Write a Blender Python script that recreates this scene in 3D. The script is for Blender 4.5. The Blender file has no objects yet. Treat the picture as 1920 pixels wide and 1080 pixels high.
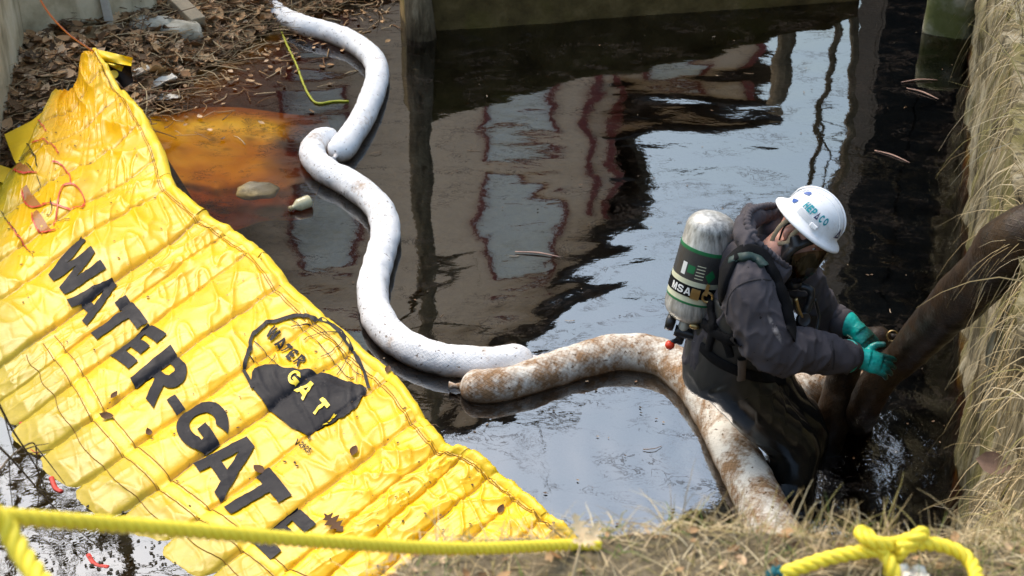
import bpy, bmesh, math, random
import numpy as np
from mathutils import Vector, Matrix, Quaternion, noise as mnoise
from mathutils.geometry import tessellate_polygon
R = math.radians
random.seed(7)
scene = bpy.context.scene
C = scene.collection
# ---------------------------------------------------------------- camera
CAM_H, CAM_P, FPX = 3.7, R(30.0), 2667.0      # height over the water, downward pitch, focal length in photo pixels
cam = bpy.data.cameras.new('camera')
cam.sensor_width = 36.0
cam.lens = FPX / 1920.0 * 36.0
cam.clip_start, cam.clip_end = 0.05, 1500.0
cam.dof.use_dof = True
cam.dof.focus_distance = 5.9
cam.dof.aperture_fstop = 6.3
cam_ob = bpy.data.objects.new('camera', cam)
C.objects.link(cam_ob)
cam_ob.location = (0, 0, CAM_H)
cam_ob.rotation_euler = (R(90) - CAM_P, 0, 0)
scene.camera = cam_ob
# ---------------------------------------------------------------- sky and sun (soft, hazy daylight)
SUN_EL, SUN_AZ = R(57), R(-40)                 # azimuth from +Y, negative = towards -X
world = bpy.data.worlds.new('World')
scene.world = world
world.use_nodes = True
wn = world.node_tree.nodes
sky = wn.new('ShaderNodeTexSky')
sky.sky_type = 'NISHITA'
sky.sun_disc = False
sky.sun_elevation = SUN_EL
sky.sun_rotation = SUN_AZ
sky.air_density, sky.dust_density, sky.ozone_density = 2.0, 3.5, 2.2
wn['Background'].inputs['Strength'].default_value = 0.15
world.node_tree.links.new(sky.outputs[0], wn['Background'].inputs['Color'])
sun = bpy.data.lights.new('sun', 'SUN')
sun.energy, sun.angle, sun.color = 1.4, R(32), (1.0, 0.90, 0.78)
sun_ob = bpy.data.objects.new('sun', sun)
C.objects.link(sun_ob)
sd = Vector((math.sin(SUN_AZ) * math.cos(SUN_EL), math.cos(SUN_AZ) * math.cos(SUN_EL), math.sin(SUN_EL)))
sun_ob.rotation_euler = sd.to_track_quat('Z', 'Y').to_euler()
scene.view_settings.view_transform = 'Standard'
scene.view_settings.look = 'None'
scene.view_settings.gamma = 1.0
scene.view_settings.use_curve_mapping = False
scene.view_settings.exposure = 0.88
scene.cycles.max_bounces = 8
scene.cycles.transparent_max_bounces = 12
scene.cycles.volume_bounces = 0
scene.cycles.caustics_reflective = False
scene.cycles.use_denoising = True

# ---------------------------------------------------------------- measuring helpers
CP, SP = math.cos(CAM_P), math.sin(CAM_P)
def ray(x, y):
    u, v = (x - 960.0) / FPX, (y - 540.0) / FPX
    return Vector((u, CP - v * SP, -SP - v * CP))
def P(x, y, z=0.0):            # the place at height z that was measured at a point of the photograph
    d = ray(x, y)
    return Vector((0, 0, CAM_H)) + d * ((z - CAM_H) / d.z)
def PY(x, y, Y):               # the same at a distance Y from the bank camera
    d = ray(x, y)
    return Vector((0, 0, CAM_H)) + d * (Y / d.y)
def nz(x, y, z=0.0): return mnoise.noise(Vector((x, y, z)))
def fbm(x, y, z=0.0, o=4):
    s, a = 0.0, 1.0
    for i in range(o):
        s += a * mnoise.noise(Vector((x, y, z)))
        x, y, z, a = x * 2.03 + 3.1, y * 2.03 + 1.7, z * 2.03, a * 0.5
    return s
def smooth(a, b, x):
    t = min(1.0, max(0.0, (x - a) / (b - a)))
    return t * t * (3 - 2 * t)
def catmull(pts, n):
    """n points along a Catmull-Rom spline, evenly spaced by length"""
    A = np.array([list(p) for p in pts], float)
    A = np.vstack([2 * A[0] - A[1], A, 2 * A[-1] - A[-2]])
    out = []
    for i in range(1, len(A) - 2):
        for t in np.linspace(0, 1, 40, endpoint=(i == len(A) - 3)):
            p0, p1, p2, p3 = A[i - 1], A[i], A[i + 1], A[i + 2]
            out.append(0.5 * (2 * p1 + (p2 - p0) * t + (2 * p0 - 5 * p1 + 4 * p2 - p3) * t ** 2 + (3 * p1 - p0 - 3 * p2 + p3) * t ** 3))
    out = np.array(out)
    d = np.concatenate([[0], np.cumsum(np.linalg.norm(np.diff(out[:, :3], axis=0), axis=1))])
    s = np.linspace(0, d[-1], n)
    return np.stack([np.interp(s, d, out[:, k]) for k in range(out.shape[1])], 1), d[-1]

# ---------------------------------------------------------------- object helpers
def tag(o, label=None, cat=None, group=None, kind=None):
    if label: o['label'] = label
    if cat: o['category'] = cat
    if group: o['group'] = group
    if kind: o['kind'] = kind
    return o
def empty(name, loc=(0, 0, 0)):
    o = bpy.data.objects.new(name, None)
    C.objects.link(o)
    o.location = loc
    o.empty_display_size = 0.1
    return o
def link(name, me, mat=None, parent=None, smooth_=True):
    o = bpy.data.objects.new(name, me)
    C.objects.link(o)
    if mat: me.materials.append(mat)
    if parent is not None:
        o.parent = parent
        if parent.type == 'EMPTY' or any(abs(c) > 0 for c in parent.location):
            o.matrix_parent_inverse = Matrix.Translation(-Vector(world_loc(parent)))
    if smooth_ and len(me.polygons):
        me.polygons.foreach_set('use_smooth', [True] * len(me.polygons))
    return o
def world_loc(o):
    v = Vector(o.location)
    return v
class MB:
    """collects vertices and faces in world coordinates and links them as one mesh object"""
    def __init__(s): s.v, s.f, s.uv = [], [], {}
    def add(s, vs, fs, uvs=None):
        b = len(s.v)
        s.v += [tuple(v) for v in vs]
        s.f += [tuple(b + i for i in f) for f in fs]
        if uvs is not None:
            for i, u in enumerate(uvs): s.uv[b + i] = u
    def box(s, c, half, ex=Vector((1, 0, 0)), ey=Vector((0, 1, 0)), ez=Vector((0, 0, 1))):
        c = Vector(c)
        vs = [c + ex * (sx * half[0]) + ey * (sy * half[1]) + ez * (sz * half[2]) for sx in (-1, 1) for sy in (-1, 1) for sz in (-1, 1)]
        s.add(vs, [(0, 1, 3, 2), (4, 6, 7, 5), (0, 4, 5, 1), (2, 3, 7, 6), (0, 2, 6, 4), (1, 5, 7, 3)])
    def tube(s, pts, rad, seg=12, cap=True, up=Vector((0, 0, 1)), ry=None):
        """tube along pts; rad and optional ry are half widths per point (rad across, ry along up)"""
        pts = [Vector(p) for p in pts]
        n = len(pts)
        if not hasattr(rad, '__len__'): rad = [rad] * n
        if ry is None: ry = rad
        vs, uvs, L = [], [], 0.0
        side_prev = None
        for i, p in enumerate(pts):
            t = (pts[min(i + 1, n - 1)] - pts[max(i - 1, 0)]).normalized()
            if side_prev is None:
                side = t.cross(up)
                if side.length < 1e-3: side = t.cross(Vector((0, 1, 0)))
            else:
                side = side_prev - t * side_prev.dot(t)
            side.normalize()
            side_prev = side
            w = side.cross(t).normalized()
            if i: L += (pts[i] - pts[i - 1]).length
            for k in range(seg):
                a = 2 * math.pi * k / seg
                vs.append(p + side * (math.cos(a) * rad[i]) + w * (math.sin(a) * ry[i]))
                uvs.append((L, a / (2 * math.pi)))
        fs = [(i * seg + k, i * seg + (k + 1) % seg, (i + 1) * seg + (k + 1) % seg, (i + 1) * seg + k) for i in range(n - 1) for k in range(seg)]
        if cap:
            fs.append(tuple(range(seg - 1, -1, -1)))
            fs.append(tuple((n - 1) * seg + k for k in range(seg)))
        s.add(vs, fs, uvs)
    def sheet(s, rows, uvs=None):
        """rows of points -> quads"""
        n, m = len(rows), len(rows[0])
        vs = [p for r in rows for p in r]
        fs = [(i * m + j, i * m + j + 1, (i + 1) * m + j + 1, (i + 1) * m + j) for i in range(n - 1) for j in range(m - 1)]
        s.add(vs, fs, uvs)
    def lathe(s, prof, org, ax, seg=32, ref=None, ell=1.0):
        """prof: (radius, height) along ax from org; ell stretches along ref"""
        ax = Vector(ax).normalized()
        e1 = Vector(ref) if ref is not None else ax.orthogonal()
        e1 = (e1 - ax * e1.dot(ax)).normalized()
        e2 = ax.cross(e1)
        vs = [Vector(org) + ax * h + e1 * (r * ell * math.cos(2 * math.pi * k / seg)) + e2 * (r * math.sin(2 * math.pi * k / seg)) for r, h in prof for k in range(seg)]
        n = len(prof)
        fs = [(i * seg + k, i * seg + (k + 1) % seg, (i + 1) * seg + (k + 1) % seg, (i + 1) * seg + k) for i in range(n - 1) for k in range(seg)]
        fs += [tuple(range(seg - 1, -1, -1)), tuple((n - 1) * seg + k for k in range(seg))]
        s.add(vs, fs)
    def mesh(s, name):
        me = bpy.data.meshes.new(name)
        me.from_pydata([tuple(v) for v in s.v], [], s.f)
        if s.uv:
            uvl = me.uv_layers.new(name='uv')
            idx = np.zeros(len(me.loops), int)
            me.loops.foreach_get('vertex_index', idx)
            arr = np.array([s.uv.get(i, (0, 0)) for i in range(len(s.v))], float)[idx]
            uvl.data.foreach_set('uv', arr.ravel())
        me.update()
        return me
    def build(s, name, mat, parent=None, smooth_=True, fix=False):
        me = s.mesh(name)
        if fix:
            bm = bmesh.new(); bm.from_mesh(me)
            bmesh.ops.recalc_face_normals(bm, faces=bm.faces)
            bm.to_mesh(me); bm.free()
        return link(name, me, mat, parent, smooth_)
def bevelled(o, w=0.01, seg=2):
    m = o.modifiers.new('bevel', 'BEVEL'); m.width = w; m.segments = seg; m.limit_method = 'ANGLE'
    return o
def remeshed(name, mb, voxel, mat, parent=None, iters=4, disp=None):
    """fuses overlapping tubes of mb into one continuous skin"""
    me = mb.mesh(name)
    bm = bmesh.new(); bm.from_mesh(me)
    bmesh.ops.recalc_face_normals(bm, faces=bm.faces)
    bm.to_mesh(me); bm.free()
    o = bpy.data.objects.new(name, me)
    C.objects.link(o)
    m = o.modifiers.new('remesh', 'REMESH'); m.mode = 'VOXEL'; m.voxel_size = voxel
    if iters:
        k = o.modifiers.new('smooth', 'SMOOTH'); k.factor = 0.5; k.iterations = iters
    dg = bpy.context.evaluated_depsgraph_get()
    me2 = bpy.data.meshes.new_from_object(o.evaluated_get(dg))
    bpy.data.objects.remove(o); bpy.data.meshes.remove(me)
    me2.name = name
    if disp:
        nv = len(me2.vertices)
        me2.update()
        co = [v.co.copy() for v in me2.vertices]; no = [v.normal.copy() for v in me2.vertices]
        for i in range(nv): me2.vertices[i].co = co[i] + no[i] * disp(co[i], no[i])
        me2.update()
    return link(name, me2, mat, parent)

# ---------------------------------------------------------------- materials
class NT:
    def __init__(s, name):
        s.m = bpy.data.materials.new(name); s.m.use_nodes = True
        s.t = s.m.node_tree; s.n = s.t.nodes; s.l = s.t.links
        s.b = s.n['Principled BSDF']; s.out = s.n['Material Output']
    def node(s, typ, **kw):
        n = s.n.new('ShaderNode' + typ)
        for k, v in kw.items():
            if k.startswith('i_'):
                key = k[2:]
                n.inputs[int(key) if key.isdigit() else key.replace('_', ' ')].default_value = v
            else: setattr(n, k, v)
        return n
    def link(s, a, b): s.l.new(a, b)
    def coord(s, kind='Object', scale=(1, 1, 1), rot=(0, 0, 0), loc=(0, 0, 0)):
        tc = s.node('TexCoord'); mp = s.node('Mapping')
        s.link(tc.outputs[kind], mp.inputs[0])
        mp.inputs['Scale'].default_value = scale; mp.inputs['Rotation'].default_value = rot; mp.inputs['Location'].default_value = loc
        return mp.outputs[0]
    def noise(s, vec, scale, detail=4, rough=0.55, dist=0.0):
        n = s.node('TexNoise'); n.inputs['Scale'].default_value = scale; n.inputs['Detail'].default_value = detail
        n.inputs['Roughness'].default_value = rough; n.inputs['Distortion'].default_value = dist
        s.link(vec, n.inputs['Vector']); return n.outputs['Fac']
    def ramp(s, fac, stops):
        r = s.node('ValToRGB'); e = r.color_ramp.elements
        while len(e) < len(stops): e.new(0.5)
        for el, (p, c) in zip(e, stops):
            el.position = p; el.color = (c, c, c, 1) if not hasattr(c, '__len__') else (*c[:3], 1)
        s.link(fac, r.inputs[0]); return r.outputs[0]
    def mix(s, fac, a, b, typ='MIX'):
        m = s.node('MixRGB', blend_type=typ)
        for i, v in enumerate((fac, a, b)):
            sock = m.inputs[i]
            if hasattr(v, 'node'): s.link(v, sock)
            elif hasattr(v, '__len__'): sock.default_value = (*v[:3], 1)
            else: sock.default_value = v if i == 0 else (v, v, v, 1)
        return m.outputs[0]
    def math(s, op, a, b=None, c=None):
        m = s.node('Math', operation=op)
        for i, v in enumerate((a, b, c)):
            if v is None: continue
            if hasattr(v, 'node'): s.link(v, m.inputs[i])
            else: m.inputs[i].default_value = v
        return m.outputs[0]
    def bump(s, h, strength=0.3, dist=0.01, normal=None):
        b = s.node('Bump'); b.inputs['Strength'].default_value = strength; b.inputs['Distance'].default_value = dist
        s.link(h, b.inputs['Height'])
        if normal is not None: s.link(normal, b.inputs['Normal'])
        return b.outputs[0]
    def set(s, color=None, rough=None, metal=None, normal=None, spec=None):
        for key, v in (('Base Color', color), ('Roughness', rough), ('Metallic', metal), ('Normal', normal), ('Specular IOR Level', spec)):
            if v is None: continue
            if hasattr(v, 'node'): s.link(v, s.b.inputs[key])
            elif hasattr(v, '__len__'): s.b.inputs[key].default_value = (*v[:3], 1)
            else: s.b.inputs[key].default_value = v
        return s.m
def plain(name, col, rough=0.6, var=0.25, scale=18, bump=0.15, metal=0.0, spec=0.5, dist=0.004):
    """one colour with soft mottling and fine relief"""
    t = NT(name); v = t.coord()
    n = t.noise(v, scale, 5)
    c = t.mix(n, tuple(x * (1 - var) for x in col), tuple(min(1, x * (1 + var)) for x in col))
    n2 = t.noise(v, scale * 9, 3)
    return t.set(c, t.ramp(n, [(0.2, max(0.03, rough - 0.1)), (0.8, min(1, rough + 0.1))]), metal, t.bump(n2, bump, dist), spec)
# ================================================================ THE SETTING
def mat_ground(name, cols, scale=3.0, bump=0.6):
    t = NT(name); v = t.coord()
    n = t.noise(v, scale, 8, 0.65)
    n2 = t.noise(v, scale * 14, 6, 0.7)
    c = t.ramp(t.mix(0.5, n, n2), [(0.3, cols[0]), (0.5, cols[1]), (0.68, cols[2])])
    return t.set(c, 0.9, 0, t.bump(n2, bump, 0.03), 0.2)
M_bed = mat_ground('pond_mud', [(0.09, 0.055, 0.025), (0.22, 0.14, 0.065), (0.36, 0.24, 0.12)], 1.6)
M_soil = mat_ground('bank_soil', [(0.05, 0.038, 0.022), (0.16, 0.125, 0.075), (0.34, 0.28, 0.18)], 6.0)
M_field = mat_ground('dry_field', [(0.20, 0.17, 0.10), (0.30, 0.26, 0.17), (0.38, 0.34, 0.24)], 0.8)

def shore_x(Y):               # the water's edge of the leafy bank, left
    pts = [(-2, -6.0), (5.5, -5.2), (7.2, -3.6), (8.3, -2.75), (9.0, -2.5), (10.1, -2.08), (10.9, -1.55), (11.6, -0.6), (14, 0.5)]
    return float(np.interp(Y, [p[0] for p in pts], [p[1] for p in pts]))
def bed_z(X, Y):
    d = shore_x(Y) - X + 0.10 * fbm(X * 1.3, Y * 1.3, 2.0, 3)
    if d > 0:
        z = 0.02 + 0.20 * (1 - math.exp(-d * 1.6)) + 0.10 * d
        z = min(z, 0.55)
    else:
        z = -0.58 * (1 - math.exp(d * 0.55))
    return z + 0.02 * fbm(X * 3, Y * 3, 5.0, 3)
NX, NY = 220, 250
xs = np.linspace(-7.5, 6.5, NX); ysv = np.linspace(1.0, 16.5, NY)
mb = MB()
mb.sheet([[(x, y, bed_z(x, y)) for x in xs] for y in ysv])
tag(mb.build('pond_bed', M_bed), 'brown muddy bed of the pond rising into the leafy bank', kind='structure')

# far land reaching the horizon, with an opening for the basin
mb = MB()
def quad(m, a, b, z): m.add([(a[0], a[1], z), (b[0], a[1], z), (b[0], b[1], z), (a[0], b[1], z)], [(0, 1, 2, 3)])
quad(mb, (-500, 16.4), (500, 900), 0.10); quad(mb, (-500, -400), (-7.4, 16.4), 0.10); quad(mb, (6.4, -400), (500, 16.4), 0.10); quad(mb, (-7.4, -400), (6.4, -6), 0.10)
tag(mb.build('ground', M_field, None, False), kind='structure')

# near bank on which the photographer stands
BZ = 2.2
def edge_y(X): return 1.80 + 0.03 * math.sin(X * 2.1 + 0.6) + 0.05 * fbm(X * 2.2, 3.0, 0, 3) - 0.46 * smooth(-0.10, -0.50, X)
rows = []
for X in np.linspace(-6.5, 6.5, 300):
    e = edge_y(X); r = []
    for Y in np.concatenate([np.linspace(-6, 0.6, 10), np.linspace(0.7, e - 0.05, 26)]):
        r.append((X, Y, BZ + 0.025 * fbm(X * 4, Y * 4, 1, 4) * smooth(-1, 0.5, Y)))
    for k, (dy, dz) in enumerate([(-0.03, -0.005), (-0.01, -0.02), (0.0, -0.05), (0.005, -0.15), (0.0, -0.5), (0.0, -1.2), (0.0, -3.0)]):
        r.append((X, e + dy + 0.02 * nz(X * 6, k), BZ + dz + 0.02 * nz(X * 5, k + 9)))
    rows.append(r)
mb = MB(); mb.sheet(rows)
nb = tag(mb.build('near_bank', M_soil), 'dry grassy bank edge along the bottom', kind='structure')

# retaining wall on the right: line X = 0.525 + 0.288 Y
WX0, WS = 0.525, 0.288
wd = Vector((WS, 1, 0)).normalized(); wn_ = Vector((-1, WS, 0)).normalized()    # along, and facing the water
def wpt(Y, off=0.0, z=0.0): return Vector((WX0 + WS * Y, Y, z)) + wn_ * off
WTOP = 1.38
t = NT('weathered_wall'); v = t.coord(); vs_ = t.coord(scale=(1.0, 1.0, 0.16))
n1 = t.noise(vs_, 9, 8, 0.7, 0.6); n2 = t.noise(v, 2.2, 5); n3 = t.noise(vs_, 42, 6, 0.7)
c = t.ramp(n1, [(0.38, (0.045, 0.035, 0.018)), (0.48, (0.19, 0.155, 0.09)), (0.62, (0.38, 0.33, 0.23))])
c = t.mix(t.ramp(n2, [(0.5, 0.0), (0.66, 0.8)]), c, (0.17, 0.15, 0.05))
c = t.mix(t.ramp(t.noise(vs_, 20, 4), [(0.57, 0.0), (0.62, 0.7)]), c, (0.05, 0.04, 0.025))
M_wall = t.set(c, 0.85, 0, t.bump(t.mix(0.5, n1, n3), 0.9, 0.03), 0.2)
t = NT('mossy_concrete'); v = t.coord()
n1 = t.noise(v, 5, 8, 0.65); n2 = t.noise(v, 30, 6, 0.7)
c = t.ramp(n1, [(0.3, (0.13, 0.12, 0.08)), (0.5, (0.27, 0.25, 0.18)), (0.7, (0.40, 0.38, 0.31))])
c = t.mix(t.ramp(t.noise(v, 3.1, 4), [(0.42, 0.0), (0.6, 0.85)]), c, (0.09, 0.10, 0.02))
c = t.mix(t.ramp(n2, [(0.3, 0.6), (0.42, 0.0)]), c, (0.05, 0.045, 0.03))
M_moss = t.set(c, 0.9, 0, t.bump(t.mix(0.4, n1, n2), 0.8, 0.02), 0.2)
t = NT('brown_stone'); v = t.coord()
n1 = t.noise(v, 4, 8, 0.65); n2 = t.noise(v, 30, 6, 0.7)
c = t.ramp(n1, [(0.3, (0.05, 0.032, 0.011)), (0.5, (0.11, 0.074, 0.026)), (0.7, (0.19, 0.13, 0.055))])
M_farwall = t.set(t.mix(t.ramp(t.noise(v, 2.1, 4), [(0.5, 0.0), (0.66, 0.6)]), c, (0.10, 0.08, 0.015)), 0.9, 0, t.bump(t.mix(0.4, n1, n2), 0.8, 0.02), 0.2)
t = NT('old_concrete'); v = t.coord()
n1 = t.noise(v, 3, 8, 0.6); n2 = t.noise(v, 45, 6, 0.7)
c = t.ramp(n1, [(0.28, (0.24, 0.19, 0.11)), (0.5, (0.54, 0.45, 0.30)), (0.72, (0.66, 0.58, 0.43))])
c = t.mix(t.ramp(t.noise(t.coord(scale=(1, 1, .25)), 7, 4), [(0.5, 0.0), (0.7, 0.6)]), c, (0.16, 0.13, 0.07))
M_conc = t.set(c, 0.88, 0, t.bump(t.mix(0.5, n1, n2), 0.6, 0.02), 0.2)

def wall_block(name, a, b, z0a, z0b, zta, ztb, depth, mat, away, parent=None, nl=60, nh=26, rough=0.015, seed=0.0):
    """a wall between plan points a and b with an uneven face; away = plan direction into the ground behind"""
    a, b = Vector((*a, 0)), Vector((*b, 0)); away = Vector((*away, 0)).normalized()
    rows = []
    for i in range(nl):
        f = i / (nl - 1); p = a.lerp(b, f); z0 = z0a + (z0b - z0a) * f; zt = zta + (ztb - zta) * f + 0.02 * nz(f * 9, seed)
        r = []
        for k in range(nh):
            g = k / (nh - 1); z = z0 + (zt - z0) * g
            r.append(p - away * (rough * (fbm(p.x * 3 + p.y * 3, z * 3, seed, 4) + 0.35 * nz((p.x + p.y) * 14, z * 2, seed)) - 0.03 * g * 0 - (0.02 * smooth(0.93, 1.0, g)) * -1) + Vector((0, 0, z)))
        for d in (0.04, depth * 0.5, depth): r.append(p + away * d + Vector((0, 0, zt + 0.01 * nz(f * 12, d, seed))))
        r.append(p + away * depth + Vector((0, 0, z0)))
        rows.append(r)
    m = MB(); m.sheet(rows)
    n = len(rows[0])
    m.f.append(tuple(range(n - 1, -1, -1))); m.f.append(tuple((nl - 1) * n + i for i in range(n)))
    return m.build(name, mat, parent, fix=True)
a_, b_ = wpt(0.5), wpt(10.55)
o = wall_block('retaining_wall', (a_.x, a_.y), (b_.x, b_.y), -0.6, -0.6, WTOP, WTOP, 0.35, M_wall, (-wn_.x, -wn_.y), nl=320, nh=60, rough=0.055, seed=3)
tag(o, 'weathered streaked retaining wall under hanging dry grass beside the worker', 'wall')
# earth behind it
rows = []
for Y in np.linspace(0.0, 11.5, 60):
    r = []
    for d in (0.30, 0.45, 0.8, 1.4, 2.5, 4.5, 7.0):
        p = wpt(Y, -d)
        r.append((p.x, p.y, WTOP - 0.03 + 0.42 * smooth(0.3, 2.5, d) + 0.05 * fbm(p.x * 2, p.y * 2, 4)))
    rows.append(r)
mb = MB(); mb.sheet(rows); tag(mb.build('right_bank', M_soil), 'earth bank behind the right retaining wall', kind='structure')

# far wall across the basin, its top falling to the right
o = wall_block('low_far_wall', (-0.78, 10.26), (2.78, 11.02), -0.5, -0.5, 0.74, 0.14, 0.45, M_farwall, (-0.21, 0.98), nl=90, rough=0.02, seed=8)
tag(o, 'low mossy stone wall along the far edge of the water', 'wall')
tag(wall_block('concrete_wall', (-3.02, 7.3), (-3.36, 9.36), 0.0, 0.0, 1.2, 1.2, 1.2, M_conc, (-1, -0.15), seed=11),
    'pale concrete wall in the top left corner nearest the yellow barrier', 'wall')
tag(wall_block('concrete_wall', (-3.42, 9.40), (-2.62, 10.15), 0.0, 0.0, 0.8, 0.8, 0.8, M_conc, (-0.7, 0.75), seed=14),
    'second concrete wall behind the leaf litter at the top edge', 'wall')
# mossy pier at the far right
mb = MB()
p0 = P(1722, 62); p1 = P(1806, 74)
ex = (p1 - p0).normalized(); ey = Vector((-ex.y, ex.x, 0))
rows = []
for i in range(28):
    a = i / 28 * 2 * math.pi
    cx, cy = math.cos(a), math.sin(a)
    k = 1 / (abs(cx) ** 4 + abs(cy) ** 4) ** 0.25
    r = []
    for z, s in ((-0.4, 1.0), (0.0, 1.0), (0.2, 0.99), (0.3, 1.02), (0.36, 0.98), (0.42, 0.95), (0.45, 0.85), (0.46, 0.0)):
        q = p0 + ex * (0.19 + 0.185 * s * k * cx) + ey * (0.2 + 0.2 * s * k * cy)
        r.append((q.x + 0.02 * nz(a * 2, z * 3), q.y + 0.02 * nz(a * 2, z * 3, 4), z))
    rows.append(r)
rows.append(rows[0])
mb.sheet(rows)
tag(mb.build('mossy_pier', M_moss, fix=True), 'short mossy concrete pier standing in the water beside the retaining wall', 'pier')

# ---------------------------------------------------------------- water
HX, HY = P(1612, 850).x, P(1612, 850).y            # where the dripping boom stirs the water
def wave(X, Y):
    z = 0.006 * fbm(X * 0.9, Y * 0.7, 1.3, 2) + 0.0034 * nz(X * 2.0, Y * 3.4, 7.7)
    z += 0.00032 * nz(X * 4.0, Y * 9.5, 3.1)
    r = math.hypot(X - HX, (Y - HY))
    z += 0.0035 * math.exp(-r * 1.5) * math.sin(r * 38 + 2.5 * nz(X * 3, Y * 3, 2)) 
    z += 0.006 * math.exp(-r * 1.6) * nz(X * 9, Y * 9, 12)
    return z
NX, NY = 430, 470
xs = np.linspace(-7.3, 6.3, NX); ysv = np.linspace(1.75, 16.3, NY)
mb = MB()
mb.sheet([[(x, y, wave(x, y)) for x in xs] for y in ysv])
n = len(mb.v)
x0, x1, y0, y1 = xs[0], xs[-1], ysv[0], ysv[-1]
mb.v += [(x0, y0, -1.2), (x1, y0, -1.2), (x1, y1, -1.2), (x0, y1, -1.2)]
mb.f.append((n, n + 3, n + 2, n + 1))
mb.f.append(tuple([n, n + 1] + [NX - 1 - i for i in range(NX)]))
mb.f.append(tuple([n + 2, n + 3] + [(NY - 1) * NX + i for i in range(NX)]))
mb.f.append(tuple([n + 3, n] + [i * NX for i in range(NY)]))
mb.f.append(tuple([n + 1, n + 2] + [(NY - 1 - i) * NX + NX - 1 for i in range(NY)]))
t = NT('oily_water')
t.n.remove(t.b)
v = t.coord()
vw = t.coord(scale=(1, 1.6, 1))
h1 = t.noise(vw, 3.2, 3, 0.5, 0.4)
h2 = t.noise(v, 26, 3, 0.6, 0.3)
# stirred patch round the hands
sx = t.node('SeparateXYZ'); t.link(v, sx.inputs[0])
dist = t.math('POWER', t.math('ADD', t.math('POWER', t.math('SUBTRACT', sx.outputs[0], HX), 2.0), t.math('POWER', t.math('SUBTRACT', sx.outputs[1], HY), 2.0)), 0.5)
near = t.ramp(dist, [(0.0, 1.0), (0.42, 0.35), (0.95, 0.0)])
h2m = t.math('MULTIPLY', h2, t.math('ADD', t.math('MULTIPLY', near, 0.22), 0.004))
bp = t.bump(h1, 0.05, 0.02)
bp = t.bump(h2m, 1.0, 0.03, bp)
# the oil film: thick over the middle of the basin, gone in the clear shallows and where the water is stirred along the right wall
film = t.node('MapRange'); film.inputs['From Min'].default_value = -1.6; film.inputs['From Max'].default_value = -0.5
wob = t.math('MULTIPLY', t.math('SUBTRACT', h1, 0.5), 0.8)
t.link(t.math('ADD', t.math('ADD', sx.outputs[0], t.math('MULTIPLY', t.math('MAXIMUM', t.math('SUBTRACT', 6.3, sx.outputs[1]), 0.0), 1.5)), wob), film.inputs['Value'])
film2 = t.node('MapRange'); film2.inputs['From Min'].default_value = 0.12; film2.inputs['From Max'].default_value = 0.55
t.link(t.math('ADD', t.math('SUBTRACT', t.math('MULTIPLY_ADD', sx.outputs[1], WS, WX0), sx.outputs[0]), wob), film2.inputs['Value'])
ior = t.math('MULTIPLY_ADD', t.math('MINIMUM', film.outputs[0], film2.outputs[0]), 2.5, 1.4)
fr = t.node('Fresnel'); t.link(ior, fr.inputs['IOR']); t.link(bp, fr.inputs['Normal'])
gl = t.node('BsdfGlossy'); gl.inputs['Roughness'].default_value = 0.012; t.link(bp, gl.inputs['Normal'])
tr = t.node('BsdfTransparent'); tr.inputs[0].default_value = (1, 1, 1, 1)
mx = t.node('MixShader'); t.link(fr.outputs[0], mx.inputs[0]); t.link(tr.outputs[0], mx.inputs[1]); t.link(gl.outputs[0], mx.inputs[2])
# thin dark strings of scum that drift on the surface
vs2 = t.coord(scale=(1, 1.5, 1), rot=(0, 0, 0.5))
warp = t.noise(vs2, 2.2, 4, 0.6, 1.2)
s1 = t.noise(vs2, 6.5, 7, 0.72, 1.6)
line = t.ramp(t.math('ABSOLUTE', t.math('SUBTRACT', s1, 0.5)), [(0.0, 1.0), (0.012, 0.8), (0.03, 0.0)])
patch = t.ramp(warp, [(0.50, 0.0), (0.62, 1.0)])
sc = t.math('MULTIPLY', t.math('MULTIPLY', line, patch), 0.75)
df = t.node('BsdfDiffuse'); df.inputs[0].default_value = (0.03, 0.024, 0.02, 1)
mx2 = t.node('MixShader'); t.link(sc, mx2.inputs[0]); t.link(mx.outputs[0], mx2.inputs[1]); t.link(df.outputs[0], mx2.inputs[2])
t.link(mx2.outputs[0], t.out.inputs['Surface'])
va = t.node('VolumeAbsorption'); va.inputs['Color'].default_value = (0.79, 0.60, 0.05, 1); va.inputs['Density'].default_value = 17.0
t.link(va.outputs[0], t.out.inputs['Volume'])
M_water = t.m
tag(mb.build('water', M_water), 'dark oily brown water of the basin', kind='structure')

# ---------------------------------------------------------------- what the water mirrors
M_siding = plain('grey_siding', (0.86, 0.66, 0.52), 0.8, 0.12, 1.5)
M_redtrim = plain('dark_red_trim', (0.24, 0.055, 0.05), 0.6, 0.15, 2)
M_sash = plain('white_sash', (0.8, 0.8, 0.78), 0.5, 0.06, 3)
M_glass = plain('window_glass', (0.90, 0.90, 0.90), 0.6, 0.06, 1.5)
M_roof = plain('dark_roof', (0.03, 0.025, 0.025), 0.8, 0.2, 2)
BY = 30.0
bld = empty('gabled_house', (-4.6, BY, 0.1))
tag(bld, 'tall grey gabled house with dark red trim mirrored in the water', 'house')
def poly_wall(name, pts, y0, y1, mat, parent):
    m = MB(); n = len(pts)
    vs = [(x, y0, z) for x, z in pts] + [(x, y1, z) for x, z in pts]
    fs = [tuple(range(n)), tuple(range(2 * n - 1, n - 1, -1))] + [(i, (i + 1) % n + n * 0, (i + 1) % n + n, i + n) for i in range(n)]
    m.add(vs, fs); return m.build(name, mat, parent, False, fix=True)
XR, XL, ZE, XM, ZM = 2.4, -11.4, 11.7, -4.5, 21.0
poly_wall('wall', [(XL, 0.1), (XR, 0.1), (XR, ZE), (XM, ZM), (XL, ZE)], BY, BY + 9, M_siding, bld)
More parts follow.
